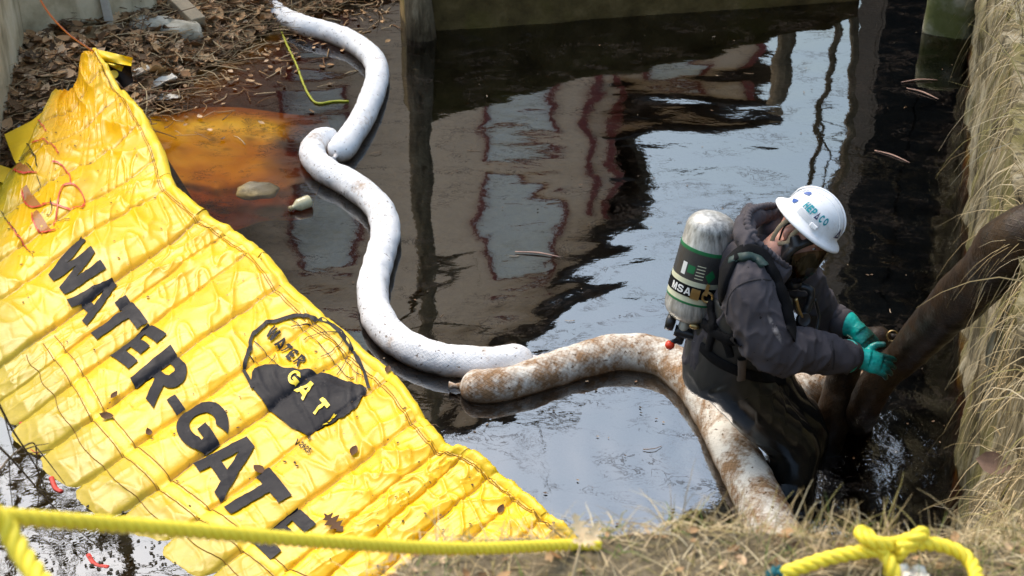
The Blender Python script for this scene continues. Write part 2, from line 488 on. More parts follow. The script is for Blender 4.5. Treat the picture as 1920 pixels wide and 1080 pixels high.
for xa, za, xb, zb in ((XR + 0.5, ZE - 0.75, XM, ZM), (XL - 0.5, ZE - 0.75, XM, ZM)):
    m = MB(); d = Vector((xb - xa, 0, zb - za)); L = d.length; d.normalize(); nrm = Vector((-d.z, 0, d.x)) if xa > xb else Vector((d.z, 0, -d.x)); nrm = nrm if nrm.z > 0 else -nrm
    m.box(Vector(((xa + xb) / 2, BY + 4.4, (za + zb) / 2)) + nrm * 0.17, (L / 2, 5.3, 0.16), d, Vector((0, 1, 0)), nrm)
    m.build('roof', M_roof, bld, False)
def house_window(x0, x1, z0, z1, par, y, n=2):
    m = MB(); w = 0.11
    for c, h in ((((x0 + x1) / 2, y - 0.06, z0 - w / 2), ((x1 - x0) / 2 + w, 0.06, w / 2)), (((x0 + x1) / 2, y - 0.06, z1 + w / 2), ((x1 - x0) / 2 + w, 0.06, w / 2)),
                 ((x0 - w / 2, y - 0.06, (z0 + z1) / 2), (w / 2, 0.055, (z1 - z0) / 2)), ((x1 + w / 2, y - 0.06, (z0 + z1) / 2), (w / 2, 0.055, (z1 - z0) / 2))):
        m.box(c, h)
    f = m.build('window', M_redtrim, par, False)
    m = MB(); m.box(((x0 + x1) / 2, y - 0.02, (z0 + z1) / 2), ((x1 - x0) / 2, 0.015, (z1 - z0) / 2)); m.build('pane', M_glass, f, False)
    m = MB(); m.box(((x0 + x1) / 2, y - 0.055, (z0 + z1) / 2), ((x1 - x0) / 2, 0.015, 0.05)); m.build('sash', M_sash, f, False)
for x0, x1 in ((-0.4, 0.9), (-5.1, -3.9), (-9.2, -7.9)):
    for z0, z1 in ((5.4, 7.2), (8.45, 10.0), (11.0, 13.1)):
        if z1 < 12 or x0 > -6: house_window(x0, x1, z0, z1, bld, BY)
house_window(-5.1, -3.9, 14.6, 16.6, bld, BY)
for x in (XR - 0.12, 1.75):
    m = MB(); m.box((x, BY - 0.08, 5.8), (0.09, 0.07, 5.8)); m.build('corner_board', M_redtrim, bld, False)
wing = empty('low_house', (4.0, BY + 0.6, 0.1))
tag(wing, 'lower grey house wing with one wide white window mirrored in the water', 'house')
poly_wall('wall', [(2.45, 0.1), (5.6, 0.1), (5.6, 8.6), (2.45, 9.3)], BY + 0.6, BY + 7, M_siding, wing)
m = MB(); d = Vector((3.9, 0, -0.85)).normalized(); m.box((4.1, BY + 3.4, 9.15), (2.1, 4.0, 0.14), d, Vector((0, 1, 0)), Vector((-d.z, 0, d.x))); m.build('roof', M_roof, wing, False)
house_window(3.3, 4.4, 7.3, 8.5, wing, BY + 0.6)
m = MB(); m.box((5.5, BY + 0.5, 4.3), (0.1, 0.08, 4.2)); m.build('corner_board', M_redtrim, wing, False)
# dark timber mill at the head of the right bank
M_mill = plain('dark_timber', (0.012, 0.010, 0.008), 0.85, 0.4, 1.2)
mill = empty('timber_building', (7.0, 13.4, 0.1))
tag(mill, 'tall dark timber building beyond the pier mirrored as a black patch', 'building')
for k in range(14):
    m = MB(); w = 0.46
    m.box((3.62 + k * w + w / 2, 13.4 + 0.02 * (k % 3), 5.6), (w / 2 - 0.012, 0.06, 5.5)); m.build('plank', M_mill, mill, False)
m = MB(); m.box((6.84, 14.0, 5.5), (3.19, 0.45, 5.4)); m.build('wall', M_mill, mill, False)
m = MB(); m.box((6.9, 14.1, 11.2), (3.3, 1.0, 0.12)); m.build('roof', M_roof, mill, False)
# trees at the far edge
t = NT('bark'); v = t.coord(scale=(1, 1, 0.2)); n1 = t.noise(v, 22, 7, 0.7, 0.5)
M_bark = t.set(t.ramp(n1, [(0.3, (0.07, 0.052, 0.033)), (0.55, (0.25, 0.19, 0.12)), (0.75, (0.42, 0.34, 0.23))]), 0.9, 0, t.bump(n1, 1.0, 0.03), 0.1)
def branchy(m, p, d, L, r, depth, rnd, gnarl=0.25):
    pts, rr = [p.copy()], [r]
    n = 7
    for i in range(n):
        d = (d + Vector((rnd.uniform(-1, 1), rnd.uniform(-1, 1), rnd.uniform(-0.5, 0.9))) * gnarl * 0.35).normalized()
        p = p + d * (L / n)
        pts.append(p.copy()); rr.append(r * (1 - 0.6 * (i + 1) / n))
        if depth > 0 and i >= 2 and rnd.random() < 0.75:
            ax = Vector((rnd.uniform(-1, 1), rnd.uniform(-1, 1), 0.25)).normalized()
            branchy(m, p, (d * 0.55 + ax * 0.8).normalized(), L * rnd.uniform(0.4, 0.62), rr[-1] * 0.55, depth - 1, rnd, gnarl)
    m.tube(pts, rr, 8 if r > 0.05 else 5)
def tree(name, label, base, H, r, lean, seed, group=None, br=3):
    rnd = random.Random(seed)
    root = empty(name, base); tag(root, label, 'tree', group)
    base = Vector(base); pts, rr = [], []
    for i in range(15):
        f = i / 14
        pts.append(base + Vector((lean[0] * f + 0.06 * math.sin(f * 7 + seed) * H / 6, lean[1] * f, H * f - 0.15))); rr.append(r * (1.25 - 0.25 * min(1, f * 8)) * (1 - 0.72 * f) + 0.008)
    m = MB(); m.tube(pts, rr, 14); m.build('trunk', M_bark, root)
    m = MB()
    for i in range(4, 15):
        for _ in range(2 if br > 1 else 1):
            ax = Vector((rnd.uniform(-1, 1), rnd.uniform(-1, 1), rnd.uniform(0.1, 0.7))).normalized()
            branchy(m, pts[i], ax, H * rnd.uniform(0.16, 0.30), rr[i] * 0.5, br - 1, rnd)
    m.build('crown', M_bark, root)
    return root
tree('bare_tree', 'bare tree with a thick trunk rising at the far edge of the water', P(806, 58, 0.05), 7.5, 0.085, (-0.25, 0.1), 4)
tree('sapling', 'slender bare sapling whose wavy reflection runs down the sky', (3.02, 12.2, 0.0), 7.5, 0.035, (0.25, 0.3), 12, 'bare saplings behind the far wall', 2)
tree('sapling', 'second thin bare sapling standing close to the timber building', (3.12, 12.9, 0.0), 6.5, 0.03, (-0.1, 0.1), 15, 'bare saplings behind the far wall', 2)
tree('bare_tree', 'bare tree behind the concrete walls of the leafy bank', (-4.9, 12.6, 0.2), 9.0, 0.2, (0.4, 0.3), 21)
m = MB(); m.tube([(2.62, 13.0, 0), (2.63, 13.0, 0.9), (2.61, 13.0, 1.75)], [0.10, 0.095, 0.09], 12)
tag(m.build('timber_post', M_bark), 'dark stubby timber post behind the far wall', 'post')
# ================================================================ THE YELLOW WATER BARRIER
# rows across the barrier along its seams: point on the raised lip, point on the sunken edge (as measured in the photograph), heights of both
ROWS = [((178, 93), (98, 196), .50, .30), ((205, 128), (52, 270), .49, .27), ((240, 172), (0, 348), .45, .22), ((281, 232), (-40, 430), .40, .17), ((312, 292), (-58, 520), .37, .13),
        ((330, 340), (-50, 595), .35, .10), ((394, 400), (5, 690), .33, .05), ((440, 425), (30, 735), .33, .03), ((488, 462), (58, 785), .32, .015), ((543, 524), (92, 850), .32, .0),
        ((612, 593), (148, 918), .31, -.01), ((680, 650), (212, 978), .30, -.015), ((742, 703), (290, 1038), .30, -.02), ((798, 778), (378, 1095), .30, -.02),
        ((842, 828), (450, 1148), .30, -.02), ((888, 846), (510, 1180), .30, -.02), ((936, 876), (570, 1210), .30, -.02),
        ((984, 918), (640, 1240), .30, -.02), ((1034, 962), (715, 1270), .30, -.02), ((1085, 1005), (790, 1300), .29, -.02), ((1150, 1062), (870, 1340), .28, -.02)]
RA = np.array([[*r[0], *r[1], r[2], r[3]] for r in ROWS], float)
NROW = len(ROWS)
def rowat(a):
    """Catmull-Rom through the rows, a in rows"""
    i = min(NROW - 2, max(0, int(math.floor(a)))); f = a - i
    p1, p2 = RA[i], RA[i + 1]
    p0 = RA[i - 1] if i > 0 else 2 * p1 - p2
    p3 = RA[i + 2] if i < NROW - 2 else 2 * p2 - p1
    return 0.5 * (2 * p1 + (p2 - p0) * f + (2 * p0 - 5 * p1 + 4 * p2 - p3) * f * f + (3 * p1 - p0 - 3 * p2 + p3) * f ** 3)
def sheet_px(a, b):
    r = rowat(a); return r[0] + (r[2] - r[0]) * b, r[1] + (r[3] - r[1]) * b
rnd = random.Random(5)
pleat_amp = [rnd.uniform(0.6, 1.5) for _ in range(60)]
def sheet_pt(a, b, r=None):
    if r is None: r = rowat(a)
    if b > 0.85: b = b + (b - 0.85) * 0.35 * (math.sin(math.pi * (a - int(a))) - 0.6)          # pockets scallop the sunken edge
    zl, zr = r[4], r[5]
    z = zl + (zr - zl) * (b ** 0.8 if b <= 1 else 1 + (b - 1) * 1.9)
    am, bm = a * 0.30, b * 1.75
    far = smooth(7, 1, a)
    # pleats between the seams
    k = int(a); f = a - k
    bul = (max(0.0, 4 * f * (1 - f))) ** 0.42
    amp = pleat_amp[k] * 0.026 * (0.35 + 0.65 * smooth(0.02, 0.3, b)) * (1 - 0.6 * far)
    z += amp * bul
    z -= 0.010 * math.exp(-(min(f, 1 - f) / 0.03) ** 2) * (1 - 0.7 * far)
    # creases and drapes
    q = Vector((am * 2.1 + 0.7 * bm, bm * 1.6 - 0.5 * am, 0.0))
    w1 = mnoise.noise(q * 1.5)
    rid = 1 - abs(mnoise.noise(Vector((am * 3.4 + 1.9 * bm, bm * 2.6, 4.0))))
    rid2 = 1 - abs(mnoise.noise(Vector((am * 9.0 + 2.0 * bm, bm * 3.0 - am * 2, 9.0))))
    rid3 = 1 - abs(mnoise.noise(Vector((am * 5.0 - 6.0 * bm, bm * 7.5, 14.0))))
    up = 0.4 + 0.6 * smooth(0.62, 0.1, b)
    z += 0.020 * w1 * up + 0.026 * (rid ** 7 - 0.2) * (0.5 * up + 0.5 * far) + 0.007 * rid2 ** 10 * (0.5 + 0.4 * far) + 0.011 * rid3 ** 10 * up
    z += 0.0016 * mnoise.noise(Vector((am * 26, bm * 11, 2)))
    # lip rounds over
    if b < 0.03: z -= 0.03 * (1 - b / 0.03) ** 2
    # tall soft drape at the far end
    z += far * (0.05 * math.sin(b * 9 + a * 0.8) * smooth(0, 0.25, b) + 0.05 * mnoise.noise(Vector((a * 0.9, b * 2.3, 20))))
    x, y = r[0] + (r[2] - r[0]) * b, r[1] + (r[3] - r[1]) * b
    # base place from the smooth sheet, wrinkles straight up from it
    zb = zl + (zr - zl) * (b ** 0.8 if b <= 1 else 1 + (b - 1) * 1.9)
    p = P(x, y, zb)
    p.z = z
    return p
NA, NB, BMAX = 760, 240, 1.22
As = np.linspace(0, NROW - 1.001, NA); Bs = np.linspace(0, BMAX, NB)
GRID = np.zeros((NA, NB, 3))
for i, a in enumerate(As):
    r = rowat(a)
    for j, b in enumerate(Bs): GRID[i, j] = sheet_pt(a, b, r)
_du = np.gradient(GRID, axis=0); _dv = np.gradient(GRID, axis=1)
GN = np.cross(_dv, _du); GN /= np.linalg.norm(GN, axis=2, keepdims=True) + 1e-9
if GN[NA // 2, NB // 2, 2] < 0: GN = -GN
def on_sheet(a, b, off=0.003):
    fi = min(NA - 1.001, max(0, a / As[-1] * (NA - 1))); fj = min(NB - 1.001, max(0, b / BMAX * (NB - 1)))
    i, j = int(fi), int(fj); u, w = fi - i, fj - j
    def L(G): return (G[i, j] * (1 - u) * (1 - w) + G[i + 1, j] * u * (1 - w) + G[i, j + 1] * (1 - u) * w + G[i + 1, j + 1] * u * w)
    n = L(GN)
    return Vector(L(GRID)) + Vector(n) * (off / max(0.3, np.linalg.norm(n)))
# where on the sheet a measured mark lies
_pa = np.linspace(0, NROW - 1.001, 240); _pb = np.linspace(0, 1.2, 90)
_PX = np.array([[sheet_px(a, b) for b in _pb] for a in _pa])
def sheet_ab(x, y):
    d = (_PX[:, :, 0] - x) ** 2 + (_PX[:, :, 1] - y) ** 2
    i, j = np.unravel_index(np.argmin(d), d.shape)
    a, b = _pa[i], _pb[j]
    for _ in range(4):
        x0, y0 = sheet_px(a, b); h = 1e-3
        xa, ya = sheet_px(a + h, b); xb, yb = sheet_px(a, b + h)
        J = np.array([[(xa - x0) / h, (xb - x0) / h], [(ya - y0) / h, (yb - y0) / h]])
        try: da, db = np.linalg.solve(J, [x - x0, y - y0])
        except Exception: break
        a = min(NROW - 1.01, max(0, a + max(-0.4, min(0.4, da)))); b = min(1.2, max(0, b + max(-.1, min(.1, db))))
    return a, b
t = NT('yellow_vinyl')
v = t.coord(); uvn = t.node('UVMap', uv_map='uv'); suv = t.node('SeparateXYZ'); t.link(uvn.outputs[0], suv.inputs[0])
nb_ = t.noise(v, 2.3, 5); nf = t.noise(v, 24, 6, 0.65); ns = t.noise(v, 8, 8, 0.7, 0.8)
c = t.ramp(nb_, [(0.3, (0.72, 0.385, 0.001)), (0.5, (0.81, 0.455, 0.001)), (0.72, (0.86, 0.51, 0.003))])
c = t.mix(t.ramp(ns, [(0.62, 0.0), (0.76, 0.3)]), c, (0.88, 0.62, 0.08))            # scuffed, faded vinyl
frac = t.math('FRACT', suv.outputs[0]); seam = t.math('MINIMUM', frac, t.math('SUBTRACT', 1.0, frac))
sdirt = t.math('MULTIPLY', t.ramp(seam, [(0.0, 1.0), (0.035, 0.25), (0.09, 0.0)]), t.ramp(t.noise(v, 11, 6, 0.7), [(0.42, 0.0), (0.62, 0.8)]))
c = t.mix(sdirt, c, (0.25, 0.13, 0.02))
c = t.mix(t.ramp(seam, [(0.0, 0.75), (0.016, 0.0)]), c, (0.30, 0.17, 0.01))          # stitched groove
spots = t.ramp(t.noise(v, 60, 2, 0.5), [(0.70, 0.0), (0.74, 0.85)])
c = t.mix(spots, c, (0.13, 0.08, 0.03))
wet = t.ramp(t.math('ADD', suv.outputs[1], t.math('MULTIPLY', t.math('SUBTRACT', ns, 0.5), 0.22)), [(0.74, 0.0), (0.90, 0.8)])
c = t.mix(wet, c, t.mix(ns, (0.20, 0.17, 0.01), (0.55, 0.43, 0.02)))                  # algae where it sat in the water
crk = t.noise(t.coord(scale=(1, 1.3, 1), rot=(0, 0, 0.5)), 17, 5, 0.6, 1.3)
M_vinyl = t.set(c, t.ramp(ns, [(0.3, 0.27), (0.7, 0.42)]), 0, t.bump(crk, 0.11, 0.012, t.bump(nf, 0.08, 0.003)), 0.42)
M_hem = plain('yellow_hem', (0.83, 0.55, 0.008), 0.4, 0.16, 9, 0.3)
t = NT('black_print'); v = t.coord(); nf = t.noise(v, 30, 6, 0.7); ns = t.noise(v, 6, 6)
c = t.mix(t.ramp(nf, [(0.6, 0.0), (0.75, 0.5)]), (0.014, 0.013, 0.016), (0.10, 0.09, 0.085))
M_print = t.set(c, t.ramp(ns, [(0.3, 0.5), (0.7, 0.7)]), 0, t.bump(t.noise(v, 17, 5, 0.6, 1.3), 0.3, 0.01), 0.22)
M_redprint = plain('red_print', (0.62, 0.05, 0.02), 0.45)
M_brownprint = plain('brown_print', (0.36, 0.13, 0.02), 0.45, 0.5, 60)
M_yprint = plain('yellow_print', (0.86, 0.60, 0.02), 0.4)
M_stitch = plain('brown_thread', (0.25, 0.13, 0.01), 0.8)

dam = empty('water_barrier', (-1.3, 6.2, 0.0))
tag(dam, 'crumpled yellow vinyl water barrier with big black lettering lying in the pond', 'barrier')
mb = MB()
mb.sheet([[tuple(GRID[i, j]) for j in range(NB)] for i in range(NA)], [(As[i], Bs[j]) for i in range(NA) for j in range(NB)])
cover = mb.build('cover', M_vinyl, dam)
mod = cover.modifiers.new('solid', 'SOLIDIFY'); mod.thickness = 0.004; mod.offset = -1.0 if sum(p.normal.z for p in list(cover.data.polygons)[::97]) > 0 else 1.0
# raised hem along the lip, sewn in lengths that step at the seams
def hem(a0, a1, b0, b1, off0, off1, name='hem', mat=None):
    rows = []
    for a in np.linspace(a0, a1, max(6, int((a1 - a0) * 14))):
        r = []
        for k in range(9):
            g = k / 8; b = b0 + (b1 - b0) * g
            r.append(on_sheet(a, b, off0 + (off1 - off0) * math.sin(math.pi * g) ** 0.6))
        rows.append(r)
    m = MB(); m.sheet(rows); return m.build(name, mat or M_hem, dam)
for a0, a1, b1 in ((0.0, 4.6, .055), (4.62, 5.9, .05), (5.92, 8.3, .045), (8.32, 13.3, .04), (13.32, 14.9, .05), (14.92, 17.9, .05), (17.92, 20.9, .045)):
    hem(a0, a1, 0.0, b1, 0.002, 0.008)
for b in (0.060, 0.068):                                                            # two rows of stitching
    m = MB(); m.tube([on_sheet(a, b, 0.002) for a in np.linspace(0.3, 20.8, 300)], 0.0016, 5); m.build('stitching', M_stitch, cover)
hem(6.5, 16.5, 0.775, 0.815, 0.001, 0.005, 'seam_tape', M_hem)
for b in (0.768, 0.822, 0.90):
    m = MB(); m.tube([on_sheet(a, b, 0.002) for a in np.linspace(6.2, 16.5, 240)], 0.0018, 5); m.build('stitching', M_stitch, cover)

# ---------------------------------------------------------------- printing
def tri_mesh(polys):
    """2-D outline(s) with holes -> triangles"""
    pv = [[Vector((p[0], p[1], 0)) for p in poly] for poly in polys]
    tris = tessellate_polygon(pv)
    flat = [(p.x, p.y) for poly in pv for p in poly]
    return flat, tris
def grid_cut(verts, tris, step):
    bm = bmesh.new()
    vv = [bm.verts.new((x, y, 0)) for x, y in verts]
    for tr_ in tris:
        try: bm.faces.new([vv[i] for i in tr_])
        except Exception: pass
    xs_ = [v[0] for v in verts]; ys_ = [v[1] for v in verts]
    for lo, hi, nrm in ((min(xs_), max(xs_), (1, 0, 0)), (min(ys_), max(ys_), (0, 1, 0))):
        for c in np.arange(lo + step, hi, step):
            bmesh.ops.bisect_plane(bm, geom=bm.verts[:] + bm.edges[:] + bm.faces[:], dist=1e-5, plane_co=(c * nrm[0], c * nrm[1], 0), plane_no=nrm)
    bm.verts.index_update()
    out = [(v.co.x, v.co.y) for v in bm.verts], [tuple(v.index for v in f.verts) for f in bm.faces]
    bm.free()
    return out
def print_px(name, polys, mat, parent, off=0.007, step=3.2):
    """prints a shape, outlined in measured marks, on the sheet"""
    v_, t_ = tri_mesh(polys); v_, f_ = grid_cut(v_, t_, step)
    m = MB(); pts = []
    for x, y in v_: pts.append(on_sheet(*sheet_ab(x, y), off))
    m.add(pts, f_)
    me = m.mesh(name)
    bm = bmesh.new(); bm.from_mesh(me); bmesh.ops.recalc_face_normals(bm, faces=bm.faces)
    bm.faces.ensure_lookup_table()
    if sum(f.normal.z for f in bm.faces) < 0: bmesh.ops.reverse_faces(bm, faces=bm.faces)
    bm.to_mesh(me); bm.free()
    return link(name, me, mat, parent)
def arc(cx, cy, rx, ry, a0, a1, n=10): return [(cx + rx * math.cos(R(a0 + (a1 - a0) * i / n)), cy + ry * math.sin(R(a0 + (a1 - a0) * i / n))) for i in range(n + 1)]
GLYPH = {
    'W': [[(0, 1), (.22, 1), (.31, .42), (.42, 1), (.58, 1), (.69, .42), (.78, 1), (1, 1), (.82, 0), (.60, 0), (.5, .55), (.40, 0), (.18, 0)]],
    'A': [[(0, 0), (.24, 0), (.31, .2), (.69, .2), (.76, 0), (1, 0), (.64, 1), (.36, 1)], [(.385, .4), (.5, .74), (.615, .4)]],
    'T': [[(.36, 0), (.64, 0), (.64, .74), (1, .74), (1, 1), (0, 1), (0, .74), (.36, .74)]],
    'E': [[(0, 0), (1, 0), (1, .25), (.36, .25), (.36, .38), (.9, .38), (.9, .62), (.36, .62), (.36, .75), (1, .75), (1, 1), (0, 1)]],
    'R': [[(0, 0), (.28, 0), (.28, .38), (.40, .38), (.68, 0), (1, 0), (.70, .42)] + arc(.60, .70, .36, .30, -55, 90, 9) + [(0, 1)], [(.28, .58), (.28, .80), (.52, .80), (.60, .76), (.62, .69), (.60, .62), (.52, .58)]],
    'G': [arc(.5, .5, .5, .5, 35, 325, 26) + [(1.0, .22), (1.0, .56), (.52, .56), (.52, .36), (.74, .36), (.74, .30)] + arc(.5, .5, .25, .26, 310, 50, 16)],
    'P': [[(0, 0), (.28, 0), (.28, .36), (.45, .36)] + arc(.58, .68, .40, .32, -80, 90, 9) + [(0, 1)], [(.28, .56), (.28, .80), (.52, .80), (.62, .76), (.64, .68), (.62, .6), (.52, .56)]],
    'H': [[(0, 0), (.28, 0), (.28, .38), (.72, .38), (.72, 0), (1, 0), (1, 1), (.72, 1), (.72, .62), (.28, .62), (.28, 1), (0, 1)]],
    'C': [arc(.5, .5, .5, .5, 40, 320, 24) + arc(.5, .5, .26, .27, 320, 40, 18)],
    'O': [arc(.5, .5, .5, .5, 0, 345, 23), arc(.5, .5, .25, .26, 345, 0, 23)],
    'M': [[(0, 0), (.24, 0), (.24, .58), (.42, 0), (.58, 0), (.76, .58), (.76, 0), (1, 0), (1, 1), (.7, 1), (.5, .4), (.3, 1), (0, 1)]],
    'S': [[(.02, .30), (.0, .16), (.1, .04), (.3, 0), (.62, 0), (.88, .07), (1, .26), (.94, .46), (.72, .56), (.38, .63), (.28, .70), (.34, .78), (.6, .79), (.72, .74), (.74, .68), (.98, .70), (.94, .88), (.78, .98), (.5, 1), (.2, .97), (.04, .84), (.02, .64), (.12, .50), (.34, .42), (.66, .36), (.74, .29), (.68, .22), (.42, .20), (.28, .24), (.26, .31)]],
    'V': [[(.38, 0), (.62, 0), (1, 1), (.74, 1), (.5, .32), (.26, 1), (0, 1)]],
    '2': [[(0, 0), (1, 0), (1, .22), (.42, .22), (.85, .5), (.98, .68), (.92, .88), (.72, .98), (.48, 1), (.2, .96), (.04, .82), (.02, .68), (.28, .68), (.34, .78), (.5, .81), (.66, .77), (.7, .68), (.6, .56), (0, .16)]],
    '8': [arc(.5, .5, .46, .5, 0, 345, 23), arc(.5, .26, .2, .13, 345, 0, 11), arc(.5, .74, .18, .12, 345, 0, 11)],
    '5': [[(0, .22), (.1, .05), (.4, 0), (.75, .04), (.97, .2), (1, .38), (.9, .56), (.65, .64), (.34, .6), (.36, .79), (.9, .79), (.9, 1), (.12, 1), (.04, .42), (.3, .4), (.5, .44), (.68, .4), (.72, .3), (.64, .22), (.42, .19), (.26, .26)]],
    '-': [[(0, .4), (1, .4), (1, .62), (0, .62)]],
}
def glyph_px(ch, org, w, h): return [[(org[0] + w[0] * x + h[0] * y, org[1] + w[1] * x + h[1] * y) for x, y in poly] for poly in GLYPH[ch]]
for ch, org, w, h in (('W', (84, 512), (48, 64), (70, -58)), ('A', (127, 574), (37, 44), (71, -59)), ('T', (157, 615), (42, 50), (80, -54)), ('E', (207, 675), (36, 30), (72, -62)),
                      ('R', (246, 722), (44, 57), (76, -63)), ('G', (314, 808), (58, 68), (78, -62)), ('A', (364, 877), (51, 70), (82, -74)), ('T', (405, 941), (46, 58), (98, -60)), ('E', (472, 1022), (36, 38), (86, -67))):
    print_px('printed_letter', glyph_px(ch, org, w, h), M_print, cover)
print_px('printed_letter', [[(315, 763), (330, 753), (348, 773), (332, 784)]], M_print, cover)
# globe emblem
def cp(pts): return [(440 + x / 3.6, 580 + y / 3.6) for x, y in pts]
outl = [(285, 105), (390, 75), (510, 75), (600, 105), (690, 170), (770, 260), (830, 350), (880, 450), (910, 550), (880, 600), (830, 690), (750, 770), (640, 820), (530, 855), (490, 875), (400, 835), (300, 760), (200, 670), (130, 590), (100, 520), (65, 430), (105, 330), (115, 250), (150, 190), (220, 125)]
top = [(120, 545), (130, 480), (160, 440), (210, 415), (270, 420), (340, 445), (440, 460), (560, 465), (700, 485), (895, 548)]
low = outl[9:19]
print_px('globe_emblem', [cp(top + low)], M_print, cover, 0.007)
def strip_px(name, pts, wpx, mat, off=0.006, n=60):
    c_, _ = catmull([(x, y, 0) for x, y in pts], n)
    L_, R_ = [], []
    for i in range(n):
        d = c_[min(i + 1, n - 1)] - c_[max(i - 1, 0)]; d = d / (np.linalg.norm(d) + 1e-9); q = np.array([-d[1], d[0], 0]) * wpx / 2
        L_.append(c_[i] + q); R_.append(c_[i] - q)
    m = MB(); rows = [[on_sheet(*sheet_ab(p[0], p[1]), off) for p in S] for S in (L_, R_)]
    m.sheet(rows); o = m.build(name, mat, cover)
    return o
strip_px('emblem_ring', cp(outl[18:] + outl[:9]), 7.0, M_print, 0.0095, 200)
for ln in ([(385, 90), (470, 160), (560, 255), (640, 345), (720, 430), (790, 500)], [(510, 90), (600, 165), (690, 270), (770, 390), (870, 475)], [(470, 230), (560, 195), (640, 188), (740, 205)],
           [(585, 365), (660, 320), (720, 265), (745, 235)], [(690, 470), (740, 400), (770, 330), (780, 285)], [(140, 260), (210, 320), (300, 435)], [(105, 350), (165, 425)], [(240, 415), (285, 345)], [(390, 145), (470, 125), (540, 110)], [(825, 510), (838, 420)]):
    strip_px('emblem_line', cp(ln), 1.4, M_print, 0.009, 70)
for ch, o_, w, h in (('W', (212, 204), (40, 44), (62, -70)), ('A', (262, 254), (32, 36), (64, -66)), ('T', (300, 296), (34, 38), (68, -60)), ('E', (345, 352), (30, 34), (66, -60)), ('R', (396, 404), (38, 42), (66, -60))):
    print_px('printed_letter', [cp(p) for p in glyph_px(ch, o_, w, h)], M_print, cover, 0.009, 3)
for ch, o_, w, h in (('G', (352, 524), (48, 46), (66, -55)), ('A', (412, 592), (56, 66), (92, -74)), ('T', (516, 716), (50, 42), (84, -76)), ('E', (590, 806), (30, 28), (84, -78))):
    print_px('printed_letter', [cp(p) for p in glyph_px(ch, o_, w, h)], M_yprint, cover, 0.0115, 3)
x0 = np.array([403.0, 925.0])
for k, ch in enumerate('V-2825'):
    o_ = x0 + np.array([17.5, 16.5]) * k
    print_px('printed_letter', [cp(p) for p in glyph_px(ch, tuple(o_), (13, 15), (30, -26))], M_print, cover, 0.009, 3)
for k, ch in enumerate('CE'):
    print_px('printed_letter', [cp(p) for p in glyph_px(ch, (478 + 17 * k, 898 + 17 * k), (12, 13), (20, -18))], M_print, cover, 0.009, 3)
# instruction drawings near the far end: boats and loops
def loop_px(pts, w, mat): strip_px('printed_line', pts, w, mat, 0.008, 70)
for dx, dy in ((0, 0), (16, 55), (35, 100)):
    print_px('printed_drawing', [[(30 + dx, 306 + dy), (36 + dx, 302 + dy), (64 + dx, 340 + dy), (50 + dx, 342 + dy), (36 + dx, 335 + dy), (28 + dx, 322 + dy)]], M_brownprint, cover, 0.004, 6)
    loop_px([(27 + dx, 308 + dy), (30 + dx, 325 + dy), (44 + dx, 341 + dy), (72 + dx, 341 + dy)], 2.6, M_redprint)
loop_px([(62, 240), (72, 241), (82, 250), (89, 257)], 2.2, M_redprint)
loop_px([(63, 280), (80, 278), (98, 283), (107, 292), (110, 298)], 2.2, M_redprint)
loop_px([(100, 316), (112, 316), (126, 328), (134, 345), (136, 360)], 2.6, M_redprint)
loop_px([(82, 393), (110, 398), (138, 402), (154, 404), (160, 390), (155, 372), (145, 364), (134, 361), (122, 366), (115, 380), (110, 400), (102, 432)], 2.4, M_redprint)
for ln in ([(47, 270), (54, 278), (60, 290), (70, 312), (72, 330)], [(38, 304), (50, 296), (62, 290)], [(47, 272), (36, 300)], [(44, 308), (58, 296), (70, 313)], [(72, 345), (77, 356), (74, 368)], [(98, 385), (99, 405), (95, 414)], [(112, 424), (135, 425)], [(52, 320), (60, 330), (66, 340)]):
    loop_px(ln, 1.4, M_print)
rr_ = random.Random(9)
for k in range(7):                                                                    # small lines of instructions
    s0 = (2 + 13 * k * 0.5, 398 + 10 * k)
    if s0[0] > 40: break
    for q in range(6):
        xx = s0[0] + 5.2 * q; yy = s0[1] + 7.0 * q
        loop_px([(xx, yy), (xx + 2.2, yy + 3.0), (xx + 3.6, yy + 5.0)], 1.3, M_print if k < 2 or k > 4 else M_redprint)
# side flap and end flap at the far end
m = MB()
m.sheet([[P(96 - 4 * k, 196 + 16 * k, 0.34 - 0.015 * k) + Vector((0, 0, 0.01 * math.sin(k))) for k in range(7)], [P(60 - 5 * k, 226 + 13 * k, 0.27) + Vector((0, 0, 0.015 * math.sin(k * 2))) for k in range(7)], [P(8 + 3 * k, 252 + 8 * k, 0.22 + 0.01 * math.sin(k * 1.3)) for k in range(7)]])
m.build('side_flap', M_hem, dam)
m = MB()
m.sheet([[P(-40 + 12 * k, 296 + 4 * k, 0.14) for k in range(10)], [P(-40 + 11 * k, 330 + 3 * k, 0.17 + 0.01 * math.sin(k)) for k in range(10)]])
m.build('side_flap', M_hem, dam)
def flap(c00, c10, c11, c01, z0, z1, n=8, sag=0.02):
    rows = []
    for i in range(n):
        f = i / (n - 1); r = []
        for j in range(n):
            g = j / (n - 1)
            x = (c00[0] * (1 - f) + c10[0] * f) * (1 - g) + (c01[0] * (1 - f) + c11[0] * f) * g
            y = (c00[1] * (1 - f) + c10[1] * f) * (1 - g) + (c01[1] * (1 - f) + c11[1] * f) * g
            r.append(P(x, y, z0 + (z1 - z0) * g + sag * math.sin(f * 5) * math.sin(g * 3)))
        rows.append(r)
    return rows
m = MB(); m.sheet(flap((180, 92), (249, 108), (246, 124), (184, 112), 0.505, 0.47)); m.build('end_hem', M_hem, dam)
m = MB(); m.sheet(flap((184, 111), (246, 124), (250, 154), (232, 166), 0.468, 0.30)); ef = m.build('end_flap', M_print, dam)
m = MB(); m.sheet(flap((196, 116), (232, 124), (228, 134), (204, 124), 0.476, 0.43)); m.build('printed_patch', M_yprint, ef)
